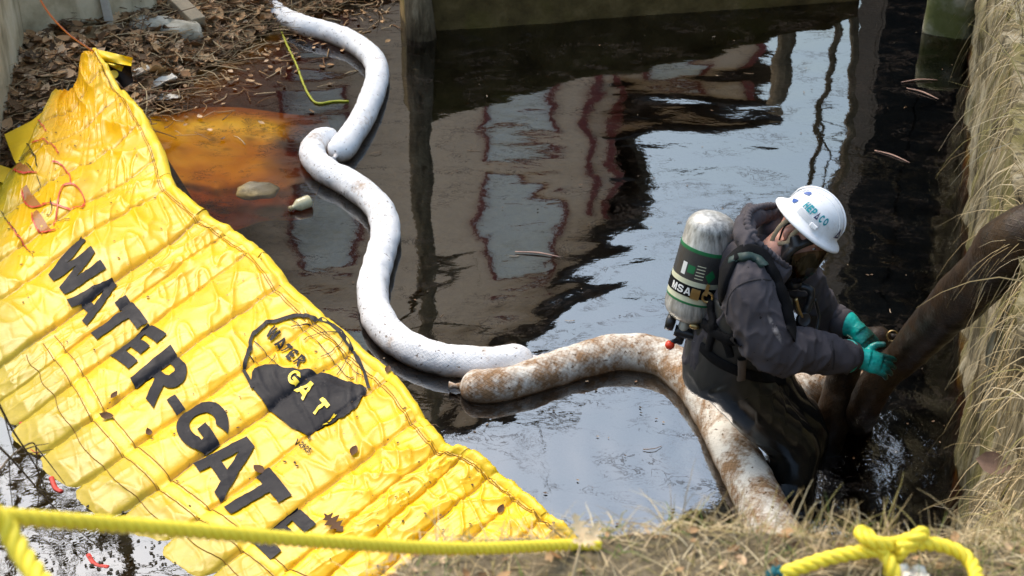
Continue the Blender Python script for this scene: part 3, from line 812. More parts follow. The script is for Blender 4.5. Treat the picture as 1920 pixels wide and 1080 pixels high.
m = MB(); c0 = P(213, 144, 0.395); rw = [[c0 + Vector((0.032 * k * math.cos(a), 0.024 * k * math.sin(a), 0.02 * k * math.sin(a) + 0.015)) for a in np.linspace(0, 2 * math.pi, 17)] for k in (0.01, 0.5, 1)]
m.sheet(rw); m.build('printed_dot', M_yprint, ef)
# the lower layer of the barrier spread on the bed, seen amber through the water
rows = []
for i in range(40):
    f = i / 39; r = []
    for j in range(24):
        g = j / 23
        x0_, y0_ = 250 + 150 * f, 195 + 240 * f
        x1_, y1_ = 612 - 10 * f + 15 * math.sin(f * 5), 214 + 190 * f
        x_ = x0_ + (x1_ - x0_) * g; y_ = y0_ + (y1_ - y0_) * g + 4 * math.sin(g * 9)
        edge = max(smooth(0.62, 1.0, g + 0.22 * nz(f * 4, 2)), smooth(0.55, 1.0, f + 0.25 * nz(g * 4, 7)), smooth(0.14, 0.0, f) * 0.5)
        r.append(P(x_, y_, -0.02 - 0.05 * smooth(0.02, 0.5, f) - 0.16 * edge + 0.022 * fbm(x_ * 0.02, y_ * 0.035, 1, 3)))
    rows.append(r)
m = MB(); m.sheet(rows); m.build('lower_sheet', M_hem, dam)
rows = []
for a in np.linspace(1.0, 20.5, 60):
    r = rowat(a); rows.append([P(r[0] + (r[2] - r[0]) * b, r[1] + (r[3] - r[1]) * b, -0.12 - 0.03 * b) if b > 0.01 else P(r[0], r[1], -0.12) for b in np.linspace(0.02, 1.1, 8)])
m = MB(); m.sheet(rows); m.build('bottom_sheet', M_hem, dam)
# red webbing loops along the sunken edge
M_red = plain('red_webbing', (0.50, 0.03, 0.015), 0.6)
for pts in ([(18, 752), (24, 772), (36, 785), (42, 797)], [(46, 820), (56, 838), (72, 850)], [(96, 895), (104, 915), (116, 922)], [(-8, 715), (0, 728), (6, 732)], [(165, 1040), (178, 1058), (204, 1064)]):
    c_, _ = catmull([P(x, y, 0.0) for x, y in pts], 16)
    m = MB(); m.tube([Vector(q) for q in c_], 0.011, 8, ry=[0.006] * 16); m.build('webbing_loop', M_red, dam)

# ================================================================ ABSORBENT BOOMS
def boom_mat(name, white, stain, amount, net_col, wetz, rough=0.85, netk=1.0):
    t = NT(name)
    uvn = t.node('UVMap', uv_map='uv'); s_ = t.node('SeparateXYZ'); t.link(uvn.outputs[0], s_.inputs[0])
    v = t.coord()
    # diamond netting
    k1, k2 = 2 * math.pi / 0.024, 2 * math.pi * 26
    a = t.math('ABSOLUTE', t.math('SINE', t.math('ADD', t.math('MULTIPLY', s_.outputs[0], k1 / 2), t.math('MULTIPLY', s_.outputs[1], k2 / 2))))
    b = t.math('ABSOLUTE', t.math('SINE', t.math('SUBTRACT', t.math('MULTIPLY', s_.outputs[0], k1 / 2), t.math('MULTIPLY', s_.outputs[1], k2 / 2))))
    net = t.math('MINIMUM', a, b)
    cell = t.ramp(net, [(0.0, 0.0), (0.35, 1.0)])
    n1 = t.noise(v, 5.5, 6, 0.62); n2 = t.noise(v, 34, 5, 0.7); n3 = t.noise(v, 14, 5, 0.65)
    geo = t.node('NewGeometry'); sz = t.node('SeparateXYZ'); t.link(geo.outputs['Position'], sz.inputs[0])
    low = t.ramp(t.math('ADD', sz.outputs[2], t.math('MULTIPLY', t.math('SUBTRACT', n3, 0.5), 0.05)), [(wetz[0], 1.0), (wetz[1], 0.0)])
    st = t.math('MAXIMUM', t.ramp(t.mix(0.35, n1, n2), [(amount, 0.0), (amount + 0.13, 0.9)]), t.math('MULTIPLY', low, 0.92))
    c = t.mix(st, white, t.mix(n3, tuple(x * 0.55 for x in stain), tuple(min(1, x * 1.5) for x in stain)))
    c = t.mix(t.math('MULTIPLY', t.math('SUBTRACT', 1.0, cell), t.math('ADD', t.math('MULTIPLY', st, 0.55 * netk), 0.10 * netk)), c, net_col)
    sp = t.ramp(t.noise(v, 48, 3, 0.5), [(0.645, 0.0), (0.69, 0.85)])
    c = t.mix(sp, c, tuple(x * 0.4 for x in stain))
    return t.set(c, rough, 0, t.bump(cell, 0.35 * netk, 0.005, t.bump(n3, 0.6, 0.014)), 0.3)
M_boomw = boom_mat('white_sorbent', (0.78, 0.775, 0.77), (0.34, 0.20, 0.09), 0.545, (0.5, 0.48, 0.46), (0.0, 0.075))
M_boomb = boom_mat('stained_sorbent', (0.72, 0.67, 0.58), (0.25, 0.12, 0.035), 0.43, (0.10, 0.055, 0.02), (0.0, 0.06))
M_boomo = boom_mat('oil_soaked_sorbent', (0.040, 0.021, 0.009), (0.010, 0.0055, 0.0026), 0.45, (0.012, 0.007, 0.004), (-0.5, -0.2), 0.42, 0.6)
def boom(name, label, pts, r, mat, group='absorbent booms floating on the basin', seed=0, ends=(1, 1), rows_=None, flat=1.0, parent=None):
    n = 10 + int(sum((Vector(pts[i + 1]) - Vector(pts[i])).length for i in range(len(pts) - 1)) / 0.016)
    c_, L = catmull(pts, n)
    if not hasattr(r, '__len__'): r = [r] * len(pts)
    rr = np.interp(np.linspace(0, 1, n), np.linspace(0, 1, len(r)), r)
    s_ = np.linspace(0, L, n)
    rad = []
    for i in range(n):
        k = 1 + 0.05 * nz(s_[i] * 5, seed) + 0.025 * nz(s_[i] * 17, seed + 3)
        e0 = min(1, s_[i] / (rr[i] * 1.1)) if ends[0] else 1
        e1 = min(1, (L - s_[i]) / (rr[i] * 1.1)) if ends[1] else 1
        e = min(e0, e1)
        rad.append(max(0.012, rr[i] * k * math.sqrt(max(0.0, 1 - (1 - e) ** 2.2))))
    m = MB(); m.tube([Vector(q) for q in c_], rad, 36, True, ry=[q * flat for q in rad])
    for i, q in enumerate(m.v):
        d = 0.006 * nz(q[0] * 14, q[1] * 14, q[2] * 14 + seed) + 0.0025 * nz(q[0] * 40, q[1] * 40, q[2] * 40)
        c0 = c_[min(n - 1, i // 36)]; w = Vector(q) - Vector(c0)
        if w.length > 1e-4: m.v[i] = tuple(Vector(q) + w.normalized() * d)
    o = m.build(name, mat, parent)
    if parent is None: tag(o, label, 'boom', group)
    for e, on in ((0, ends[0]), (n - 1, ends[1])):                      # gathered tail of the sock
        if on:
            p = Vector(c_[e]); d = (Vector(c_[e]) - Vector(c_[3 if e == 0 else n - 4])).normalized()
            mm = MB(); mm.tube([p - d * 0.02, p + d * 0.012, p + d * 0.022, p + d * 0.05], [0.022, 0.014, 0.011, 0.02], 10); mm.build('knot', mat, o)
    return o
Z1 = 0.045
boom('absorbent_boom', 'white absorbent boom at the top curving round to its lower end', [P(x, y, Z1) for x, y in ((512, -40), (503, -5), (516, 22), (560, 46), (620, 62), (665, 82), (700, 112), (707, 145), (694, 190), (672, 235), (648, 270), (630, 293))], 0.081, M_boomw, seed=1)
boom('absorbent_boom', 'long clean white absorbent boom snaking down the middle of the water', [P(x, y, Z1) for x, y in ((634, 262), (602, 262), (586, 288), (608, 318), (662, 348), (708, 388), (723, 436), (711, 488), (699, 540), (708, 594), (746, 640), (810, 670), (890, 682), (950, 678), (1000, 672))], [0.075, 0.08, 0.082, 0.083, 0.083, 0.083, 0.081, 0.081, 0.081, 0.081, 0.081, 0.08, 0.076], M_boomw, seed=2)
boom('absorbent_boom', 'brown stained absorbent boom curving from midwater past the worker to the bank', [P(x, y, 0.03) for x, y in ((862, 724), (925, 726), (1000, 708), (1085, 680), (1165, 664), (1238, 674), (1300, 716), (1344, 780), (1384, 860), (1424, 940), (1464, 1022), (1500, 1100))], [0.085, 0.085, 0.095, 0.1, 0.1, 0.1, 0.102, 0.102, 0.102], M_boomb, seed=3, ends=(1, 0))
boom('absorbent_boom', 'white boom end lying on the leafy bank at the top edge', [P(x, y, 0.12) for x, y in ((395, -22), (420, -4), (446, -2), (474, -12))], 0.085, M_boomw, seed=4)
boom('absorbent_boom', 'short beige stained boom end beside the top of the white boom', [P(x, y, 0.05) for x, y in ((560, -45), (548, -14), (538, 8))], 0.075, M_boomb, seed=6)
boom('absorbent_boom', 'stained boom piece floating behind the worker under his arms', [P(x, y, 0.02) for x, y in ((1452, 742), (1500, 730), (1545, 718), (1600, 706))], 0.095, M_boomb, seed=5)
def camt(x, y, t_): return Vector((0, 0, CAM_H)) + ray(x, y) * t_
oily = 'oil soaked booms pulled from the water'
boom('soaked_boom', 'dark brown soaked boom rising from the gloved hands over the right wall', [P(1606, 800, -0.05), PY(1622, 762, 4.98), PY(1652, 706, 4.93), PY(1700, 662, 4.92), camt(1775, 585, 5.48), camt(1850, 512, 5.17), camt(1925, 440, 4.87), Vector((2.1, 4.22, 1.56)), Vector((2.7, 4.1, 1.66))], [0.065, 0.068, 0.075, 0.09, 0.1, 0.104, 0.106, 0.106, 0.106], M_boomo, oily, 7, (0, 0))
boom('soaked_boom', 'dark soaked boom hanging from the far glove down into the water', [PY(1672, 632, 5.14), PY(1625, 640, 5.14), PY(1594, 662, 5.14), PY(1578, 720, 5.14), PY(1562, 780, 5.12), P(1545, 835, -0.08)], [0.045, 0.062, 0.07, 0.075, 0.08, 0.08], M_boomo, oily, 8, (1, 0))
m = MB(); c0 = PY(1673, 630, 5.02)
m.tube([c0 + Vector((0.022 * math.cos(a), 0.006 * math.sin(a), 0.022 * math.sin(a))) for a in np.linspace(0, 2 * math.pi, 20)], 0.004, 6, False)
M_brass = plain('tarnished_brass', (0.45, 0.32, 0.14), 0.35, 0.3, 40, 0.2, 0.9)
tag(m.build('metal_ring', M_brass), 'small brass ring at the end of the soaked boom between the gloves', 'ring')
# ================================================================ THE WORKER
TH = R(22)
bf = Vector((math.cos(TH), -math.sin(TH), 0)); bl = Vector((math.sin(TH), math.cos(TH), 0)); UZ = Vector((0, 0, 1))
O = Vector((0.895, 4.95, 0))
def B(F, L, z): return O + bf * F + bl * L + UZ * z
hu = Vector((.578, .012, .819)).normalized()          # crown of the head, bowed forward
hf = Vector((.67, -.558, -.466)); hf = (hf - hu * hf.dot(hu)).normalized()
hl = hu.cross(hf).normalized()
HC = PY(1515, 421, 4.93)                       # centre of the hat's brim
def Hd(f, l, u): return HC + hf * f + hl * l + hu * u
t = NT('skin'); v = t.coord(); n1 = t.noise(v, 40, 5)
M_skin = t.set(t.mix(n1, (0.50, 0.24, 0.17), (0.66, 0.36, 0.27)), 0.5, 0, t.bump(t.noise(v, 300, 3), 0.2, 0.001))
t.b.inputs['Subsurface Weight'].default_value = 0.1
t = NT('charcoal_fleece'); v = t.coord()
n1 = t.noise(v, 7, 6); n2 = t.noise(v, 420, 3); n3 = t.noise(v, 30, 6, 0.7)
c = t.mix(n1, (0.052, 0.046, 0.051), (0.105, 0.094, 0.101))
spl = PY(1440, 600, 4.60)
mp = t.node('Mapping'); tc = t.node('TexCoord'); t.link(tc.outputs['Object'], mp.inputs[0]); mp.vector_type = 'TEXTURE'
q_ = (PY(1466, 642, 4.58) - PY(1438, 586, 4.62)); mp.inputs['Location'].default_value = PY(1452, 612, 4.60)
mp.inputs['Rotation'].default_value = (0, math.atan2(-q_.z, q_.x), 0); mp.inputs['Scale'].default_value = (0.075, 0.10, 0.013)
ln = t.node('VectorMath', operation='LENGTH'); t.link(mp.outputs[0], ln.inputs[0])
msk = t.math('MULTIPLY', t.ramp(ln.outputs['Value'], [(0.3, 1.0), (1.0, 0.0)]), t.ramp(n3, [(0.40, 0.0), (0.55, 0.9)]))
c = t.mix(msk, c, (0.55, 0.47, 0.42))                                          # dried splash on the sleeve
c = t.mix(t.ramp(t.noise(v, 55, 3), [(0.68, 0.0), (0.73, 0.8)]), c, (0.012, 0.01, 0.01))
M_hood = t.set(c, 0.92, 0, t.bump(n2, 0.3, 0.002, t.bump(n3, 0.25, 0.006)), 0.15)
t = NT('black_wader'); v = t.coord(); n1 = t.noise(v, 3.5, 4); sx = t.node('SeparateXYZ'); t.link(v, sx.inputs[0])
wetn = t.math('ADD', sx.outputs[2], t.math('MULTIPLY', t.math('SUBTRACT', n1, 0.5), 0.15))
rg = t.ramp(wetn, [(0.40, 0.17), (0.52, 0.55)])
M_wader = t.set(t.mix(n1, (0.006, 0.0065, 0.007), (0.016, 0.017, 0.016)), rg, 0, t.bump(t.noise(v, 9, 2), 0.08, 0.01), 0.6)
M_black = plain('black_webbing', (0.006, 0.006, 0.007), 0.85, 0.3, 60, 0.4, 0.0, 0.15)
M_rubber = plain('black_rubber', (0.012, 0.012, 0.013), 0.38, 0.3, 30, 0.1)
M_tan = plain('tan_webbing', (0.34, 0.27, 0.17), 0.85, 0.2, 90, 0.5)
t = NT('white_hat'); v = t.coord(); n1 = t.noise(v, 14, 7, 0.7); n2 = t.noise(v, 70, 4, 0.7)
c = t.mix(t.ramp(n1, [(0.54, 0.0), (0.75, 0.55)]), (0.80, 0.80, 0.80), (0.45, 0.40, 0.33))
c = t.mix(t.ramp(n2, [(0.66, 0.0), (0.72, 0.7)]), c, (0.16, 0.13, 0.10))
M_hat = t.set(c, t.ramp(n1, [(0.3, 0.3), (0.7, 0.5)]), 0, t.bump(n2, 0.06, 0.002), 0.5)
t = NT('teal_rubber'); v = t.coord(); n1 = t.noise(v, 25, 6, 0.7); sx = t.node('SeparateXYZ'); t.link(v, sx.inputs[0])
dirt = t.ramp(t.math('ADD', sx.outputs[0], t.math('MULTIPLY', t.math('SUBTRACT', n1, 0.5), 0.12)), [(1.50, 0.0), (1.545, 0.93)])
dr = t.node('Mapping')
c = t.mix(n1, (0.0, 0.36, 0.31), (0.008, 0.50, 0.43))
mr = t.node('MapRange'); mr.inputs['From Min'].default_value = 1.43; mr.inputs['From Max'].default_value = 1.50
t.link(t.math('ADD', sx.outputs[0], t.math('MULTIPLY', t.math('SUBTRACT', n1, 0.5), 0.12)), mr.inputs['Value'])
c = t.mix(t.math('MULTIPLY', mr.outputs[0], 0.93), c, (0.002, 0.018, 0.012))   # fingers black with oil
M_glove = t.set(c, 0.32, 0, t.bump(n1, 0.25, 0.004), 0.5)

# ---- body: one continuous skin from head to feet (mostly under the clothes)
sh_r, sh_l = B(0.085, -0.19, 0.99), B(0.11, 0.19, 0.99)
el_r, wr_r = PY(1448, 652, 4.63), PY(1592, 668, 4.80)
el_l, wr_l = PY(1545, 594, 5.22), PY(1582, 606, 5.16)
hip_r, hip_l = B(0.0, -0.085, 0.46), B(0.02, 0.10, 0.46)
kn_r, kn_l = PY(1478, 835, 4.86), PY(1494, 808, 5.05)
an_r, an_l = kn_r + Vector((0.07, -0.02, -0.50)), kn_l + Vector((0.08, 0.03, -0.50))
neck = B(0.13, 0.0, 1.0); skull = Hd(-0.005, 0, -0.02)
def seq(*pts, n=8):
    c_, _ = catmull(pts, n * (len(pts) - 1) + 1); return [Vector(q) for q in c_]
def rads(vals, n): return list(np.interp(np.linspace(0, 1, n), np.linspace(0, 1, len(vals)), vals))
def limb(m, pts, vals, seg=16, up=UZ, ry=None, n=9):
    s_ = seq(*pts, n=n); m.tube(s_, rads(vals, len(s_)), seg, True, up, None if ry is None else rads(ry, len(s_)))
m = MB()
limb(m, [B(0, 0, .42), B(.02, 0, .62), B(.08, 0, .86), B(.12, 0, 1.02)], [.14, .14, .165, .11], up=bf, ry=[.11, .105, .115, .08])
limb(m, [neck - hf * .02 - UZ * .05, neck + UZ * 0.03, Hd(-.03, 0, -.09)], [.062, .054, .05])
limb(m, [Hd(-.035, 0, .06), Hd(-.015, 0, .02), Hd(.005, 0, -.04), Hd(.025, 0, -.10), Hd(.045, 0, -.16)], [.055, .074, .074, .062, .035], up=hf, ry=[.06, .092, .095, .075, .04])
limb(m, [Hd(.085, 0, -.045), Hd(.108, 0, -.075), Hd(.095, 0, -.09)], [.010, .015, .012], n=4)       # nose
for s_ in (-1, 1):
    limb(m, [Hd(-.022, .074 * s_, -.028), Hd(-.034, .088 * s_, -.05), Hd(-.026, .086 * s_, -.072), Hd(-.012, .076 * s_, -.085)], [.012, .015, .012, .008], n=4, up=hl, ry=[.008, .008, .008, .006])  # ears
    limb(m, [Hd(.083, .012 * s_, -.032), Hd(.078, .05 * s_, -.03)], [.01, .008], n=3)               # brow
limb(m, [Hd(.085, -.022, -.115), Hd(.092, 0, -.114), Hd(.085, .022, -.115)], [.006, .009, .006], n=4)  # mouth
for a, b, c_, r_ in ((sh_r, el_r, wr_r, 1), (sh_l, el_l, wr_l, 1)):
    limb(m, [B(.1, 0, .92), a - UZ * .03], [.06, .055], n=5); limb(m, [a, b], [.055, .045]); limb(m, [b, c_], [.044, .03])
for a, b, c_ in ((hip_r, kn_r, an_r), (hip_l, kn_l, an_l)):
    limb(m, [a, b], [.085, .06]); limb(m, [b, c_], [.06, .042]); limb(m, [c_, c_ + Vector((.1, -.03, -.05)), c_ + Vector((.2, -.06, -.06))], [.045, .045, .03], n=4)
person = remeshed('person', m, 0.009, M_skin, None, 3)
tag(person, 'worker in white hard hat, charcoal hoodie and black waders bending over soaked booms', 'person')
M_eye = plain('eye_white', (0.75, 0.73, 0.70), 0.2, 0.05); M_iris = plain('eye_dark', (0.03, 0.02, 0.015), 0.15, 0.1)
for s_ in (-1, 1):
    m = MB(); m.lathe([(0.001, -.011), (.008, -.008), (.0115, 0), (.008, .008), (.001, .011)], Hd(.078, .031 * s_, -.045), hf, 12); e = m.build('eye', M_eye, person)
    m = MB(); m.lathe([(0.001, .0), (.005, .0), (.004, .0022), (.001, .003)], Hd(.0882, .031 * s_, -.045), hf, 10); m.build('pupil', M_iris, e)

# ---- hooded sweatshirt
def fold(s, amp, k, dirv):
    def d(co, no):
        q = co * k + dirv * (co.dot(dirv) * -0.6 * k)
        r1 = 1 - abs(mnoise.noise(q)); r2 = 1 - abs(mnoise.noise(q * 2.3 + Vector((5, 2, 1))))
        return amp * (r1 ** 4 * 1.2 - 0.45 + 0.5 * r2 ** 5)
    return d
m = MB()
limb(m, [B(-.03, 0, .47), B(-.02, 0, .56), B(.02, 0, .70), B(.06, 0, .84), B(.085, 0, .95), B(.11, 0, 1.02), B(.12, 0, 1.05)], [.175, .185, .195, .205, .19, .125, .08], 28, bf, [.145, .155, .155, .155, .14, .10, .075])
limb(m, [B(.09, -.08, 1.0), sh_r, sh_r.lerp(el_r, .5) + Vector((-.01, -.01, 0)), el_r, el_r.lerp(wr_r, .45), wr_r - (wr_r - el_r).normalized() * .01], [.10, .108, .098, .088, .076, .062], 20)
limb(m, [B(.1, .08, 1.0), sh_l, sh_l.lerp(el_l, .5), el_l, wr_l], [.10, .105, .09, .08, .062], 20)
# lowered hood: a rolled rim round the nape and a bag behind
hoodrim = [PY(1470, 520, 4.80), PY(1444, 498, 4.78), PY(1410, 468, 4.79), PY(1392, 436, 4.85), PY(1398, 412, 4.94), PY(1425, 402, 5.02), PY(1456, 408, 5.08), PY(1485, 450, 5.09), PY(1500, 490, 5.06)]
limb(m, hoodrim, [.030, .040, .042, .038, .036, .036, .04, .04, .03], 14, n=6)
limb(m, [B(.06, 0, .90), B(.01, 0, .96), B(.0, 0, 1.02), B(.0, .0, 1.07)], [.15, .15, .125, .095], 20, bf, [.08, .075, .055, .03])
hood = remeshed('hoodie', m, 0.0085, M_hood, person, 4, fold(0, 0.016, 10, Vector((0.3, 0.1, 1)).normalized()))
# rim stitching of the hood and the ribbed cuffs
m = MB(); hr = seq(*[p + UZ * 0.005 for p in hoodrim], n=14)
m.tube([p + Vector((0, 0, .034)) + bf * 0.016 + bf * 0.004 * math.sin(i * 1.9) for i, p in enumerate(hr)], [0.013 + 0.0035 * math.sin(i * 2.2) for i in range(len(hr))], 10); m.build('hood_hem', M_hood, hood)
for a, b in ((el_r, wr_r), (el_l, wr_l)):
    d = (b - a).normalized(); m = MB(); m.tube([b - d * .035, b - d * .03, b + d * 0.02, b + d * .024], [.062, .067, .062, .05], 24); m.build('cuff', M_hood, hood)

# ---- chest waders
m = MB()
limb(m, [B(-.02, 0, .40), B(-.01, 0, .52), B(.02, 0, .64), B(.055, 0, .78), B(.07, 0, .84)], [.19, .20, .214, .222, .21], 28, bf, [.165, .17, .178, .175, .165])
limb(m, [hip_r + UZ * .04, hip_r.lerp(kn_r, .5) + bf * .025, kn_r + bf * .02, kn_r.lerp(an_r, .5), an_r], [.13, .122, .105, .095, .085], 22)
limb(m, [hip_l + UZ * .04, hip_l.lerp(kn_l, .5) + bf * .02, kn_l + bf * .02, kn_l.lerp(an_l, .5), an_l], [.13, .13, .108, .10, .085], 22)
for c_ in (an_r, an_l): limb(m, [c_ + Vector((-.03, 0, -.02)), c_ + Vector((.1, -.03, -.04)), c_ + Vector((.21, -.06, -.05))], [.075, .07, .05], n=4)
wader = remeshed('waders', m, 0.01, M_wader, person, 4, fold(0, 0.007, 5, Vector((0.2, 0.3, 1)).normalized()))
def body_hit(p, d):
    """first point of the clothes along d"""
    best = None
    for o in (hood, wader):
        ok, loc, nrm, _ = o.ray_cast(p, d)
        if ok and (best is None or (loc - p).length < (best[0] - p).length): best = (loc, nrm)
    return best
def strap(name, pxs, width, mat, parent, thick=0.006, off=0.004, n=40):
    """a webbing strap laid on the clothes through measured marks"""
    c_, _ = catmull([(x, y, 0) for x, y in pxs], n)
    co = Vector((0, 0, CAM_H)); pts, nrs = [], []
    for q in c_:
        h = body_hit(co, ray(q[0], q[1]).normalized())
        if h: pts.append(h[0]); nrs.append(h[1])
    if len(pts) < 4: return None
    for _ in range(2):
        pts = [pts[0]] + [(pts[i - 1] + pts[i] * 2 + pts[i + 1]) / 4 for i in range(1, len(pts) - 1)] + [pts[-1]]
        nrs = [nrs[0]] + [(nrs[i - 1] + nrs[i] * 2 + nrs[i + 1]).normalized() for i in range(1, len(nrs) - 1)] + [nrs[-1]]
    m = MB(); rows = []
    for i, p in enumerate(pts):
        t_ = (pts[min(i + 1, len(pts) - 1)] - pts[max(0, i - 1)]).normalized(); s_ = t_.cross(nrs[i]).normalized() * width / 2; nn = nrs[i]
        rows.append([p - s_ - nn * .004, p - s_ + nn * (off + thick * .6), p - s_ * .8 + nn * (off + thick), p + nn * (off + thick * 1.1), p + s_ * .8 + nn * (off + thick), p + s_ + nn * (off + thick * .6), p + s_ - nn * .004])
    m.sheet(rows); return m.build(name, mat, parent)
bpy.context.view_layer.update()
strap('wader_belt', [(1316, 650), (1345, 676), (1390, 697), (1432, 708), (1470, 712)], .045, M_black, wader)
M_patch = plain('grey_rubber_patch', (0.10, 0.075, 0.06), 0.6)
strap('belt_keeper', [(1391, 672), (1390, 690), (1388, 712)], .034, M_patch, wader, 0.01)
strap('wader_strap', [(1330, 600), (1360, 640), (1370, 668)], .03, M_black, wader)

M_seam = plain('seam_thread', (0.03, 0.026, 0.028), 0.9)
for pxs in ([(1362, 590), (1366, 560), (1384, 536), (1420, 524), (1455, 528), (1478, 545)], [(1330, 560), (1345, 530), (1362, 505)], [(1560, 640), (1564, 665), (1562, 692)]): strap('sleeve_seam', pxs, .006, M_seam, hood, .0015, .001)
# ---- gloves
def glove(name, wr, fwd, palm_up, size, fingers, thumb, cuff_r, elbow, lbl):
    m = MB(); d = (wr - elbow).normalized()
    fwd = fwd.normalized(); side = palm_up.cross(fwd).normalized(); nn = fwd.cross(side).normalized()
    kn = wr + fwd * .10 * size
    limb(m, [wr - d * .045, wr - d * .01, wr + fwd * .03, wr + fwd * .055], [cuff_r, cuff_r * .93, .042, .042], 20, nn)
    limb(m, [wr + fwd * .03, wr + fwd * .065 * size, kn], [.04, .048, .044], 18, nn, [.028, .026, .019])
    offs = (.034, .012, -.011, -.032); lens = (.074, .082, .076, .060)
    for o_, L, (b1, b2, sp) in zip(offs, lens, fingers):
        p0 = kn + side * o_ - fwd * .012; d1 = (fwd + side * sp - nn * b1).normalized(); d2 = (fwd * math.cos(b1 + b2) + side * sp - nn * math.sin(b1 + b2)).normalized(); d3 = (fwd * math.cos(b1 + 1.7 * b2) + side * sp - nn * math.sin(b1 + 1.7 * b2)).normalized()
        p1 = p0 + d1 * L * .5; p2 = p1 + d2 * L * .33; p3 = p2 + d3 * L * .28
        limb(m, [p0, p1, p2, p3], [.0125, .0115, .0108, .008], 10, n=5)
    tb = wr + fwd * .035 + side * .03
    p1 = tb + (side * thumb[0] + fwd * thumb[1] - nn * thumb[2]).normalized() * .045; p2 = p1 + (side * thumb[0] * .5 + fwd * (thumb[1] + .5) - nn * thumb[2]).normalized() * .045
    limb(m, [tb - side * .01, p1, p2], [.017, .0145, .010], 10, n=5)
    o = remeshed(name, m, 0.0042, M_glove, person, 2, lambda co, no: 0.0016 * (1 - abs(mnoise.noise(co * 60))) ** 3)
    o['label'] = lbl
    m = MB(); m.tube([wr - d * .05, wr - d * .048, wr - d * .040, wr - d * .038], [cuff_r * .98, cuff_r * 1.06, cuff_r * 1.06, cuff_r * .98], 24); m.build('cuff_bead', M_glove, o)
    return o
h_r = PY(1690, 690, 4.74)
glove('glove', wr_r + (wr_r - el_r).normalized() * .035, (PY(1664, 688, 4.76) - wr_r), (UZ * .75 + Vector((.1, -.7, 0))), 1.05,
      ((.15, .45, .10), (.2, .45, .02), (.25, .45, -.06), (.3, .5, -.15)), (1.0, .75, -.2), .064, el_r, 'teal glove on the near hand with oil blackened fingers')
glove('glove', wr_l + (wr_l - el_l).normalized() * .03, (PY(1622, 640, 5.08) - wr_l), (UZ * .8 + Vector((.2, -.55, 0))), 1.0,
      ((.5, .6, .10), (.55, .6, .02), (.6, .6, -.06), (.6, .6, -.14)), (-.2, 1, .5), .060, el_l, 'teal glove on the far hand gripping the soaked boom')

# ---- hard hat
def hat_r(h):
    prof = [(0.0, .141), (.006, .138), (.016, .118), (.028, .109), (.05, .107), (.075, .102), (.10, .090), (.122, .070), (.138, .043), (.147, .012), (.148, .0)]
    return float(np.interp(h, [p[0] for p in prof], [p[1] for p in prof]))
ELL = 1.12
m = MB()
prof = [(.104, .004), (.12, .002), (.137, -.010), (.142, -.006), (.141, .0), (.136, .006), (.121, .014), (.112, .024), (.109, .034)] + [(hat_r(h), h) for h in (.05, .065, .08, .095, .108, .12, .13, .138, .143, .147)] + [(.001, .148)]
m.lathe(prof, HC, hu, 64, hf, ELL)
hat = m.build('hard_hat', M_hat, person, fix=True)
hat['label'] = 'scuffed white full brim hard hat'
def hat_pt(phi, h, off=0.0):
    """phi from the front towards the wearer's right"""
    r_ = hat_r(h) + off
    return HC + hf * (r_ * ELL * math.cos(phi)) - hl * (r_ * math.sin(phi)) + hu * (h + off * 0.6)
for sft, w, r_ in ((0, .016, .0045), (-.042, .009, .0022), (.042, .009, .0022)):
    m = MB(); pts = []
    for k in np.linspace(-1.0, 1.0, 25):
        a = k * 1.25; h = .150 * math.cos(a * .98) ** .8 if abs(k) < 1 else .02
        f = .118 * math.sin(a) * ELL; rr = math.sqrt(max(0, 1 - (sft / .11) ** 2))
        pts.append(HC + hf * f * rr + hl * sft + hu * max(.035, (h - .0) * rr - .001))
    m.tube(pts, [r_ * min(1, 4 * (1 - abs(k)) + .15) for k in np.linspace(-1, 1, 25)], 8, True, hu, None); m.build('ridge', M_hat, hat)
def on_hat(polys, phi0, h0, sx, sz, mat, name, slant=0.0, off=.0028, step=.25):
    v_, t_ = tri_mesh(polys); v_, f_ = grid_cut(v_, t_, step)
    m = MB(); m.add([hat_pt(phi0 - x * sx, h0 + y * sz + x * slant, off) for x, y in v_], f_)
    return m.build(name, mat, hat, fix=True)
M_teal = plain('teal_print', (0.0, 0.25, 0.30), 0.4, 0.1); M_navy = plain('navy_print', (0.015, 0.02, 0.09), 0.4, 0.1); M_blue = plain('blue_print', (0.01, 0.07, 0.30), 0.4, 0.1)
M_stick = plain('white_sticker', (0.60, 0.61, 0.62), 0.35, 0.06)
x = 0.0
for ch in 'HEPACO':
    if ch == 'A': polys = [[(0, 0), (1, 0), (.5, 1)], [(.3, .2), (.5, .6), (.7, .2)]]
    else: polys = GLYPH[ch]
    on_hat(polys, 1.98 - x, .060, .140, .030, M_navy if ch == 'A' else M_teal, 'printed_letter')
    x += .172
on_hat([[(0, 0), (1, 0), (1, 1), (0, 1)]], 2.0, .030, .86, .026, M_stick, 'sticker', 0, .0022, .08)
on_hat([arc(.5, .5, .5, .5, 20, 200, 14)], 2.50, .078, .26, .036, M_blue, 'emblem')
on_hat([arc(.5, .5, .5, .5, 200, 380, 14)], 2.54, .040, .26, .036, M_blue, 'emblem')
on_hat([[(0, 0), (1, 0), (.5, 1)], [(.28, .18), (.5, .62), (.72, .18)]], .42, .040, .36, .042, M_navy, 'emblem', 0, .002)
m = MB(); c0 = hat_pt(1.28, .034, .006); m.box(c0, (.016, .007, .008), hf, hl, hu); bevelled(m.build('slot_clip', M_hat, hat, False), .003)
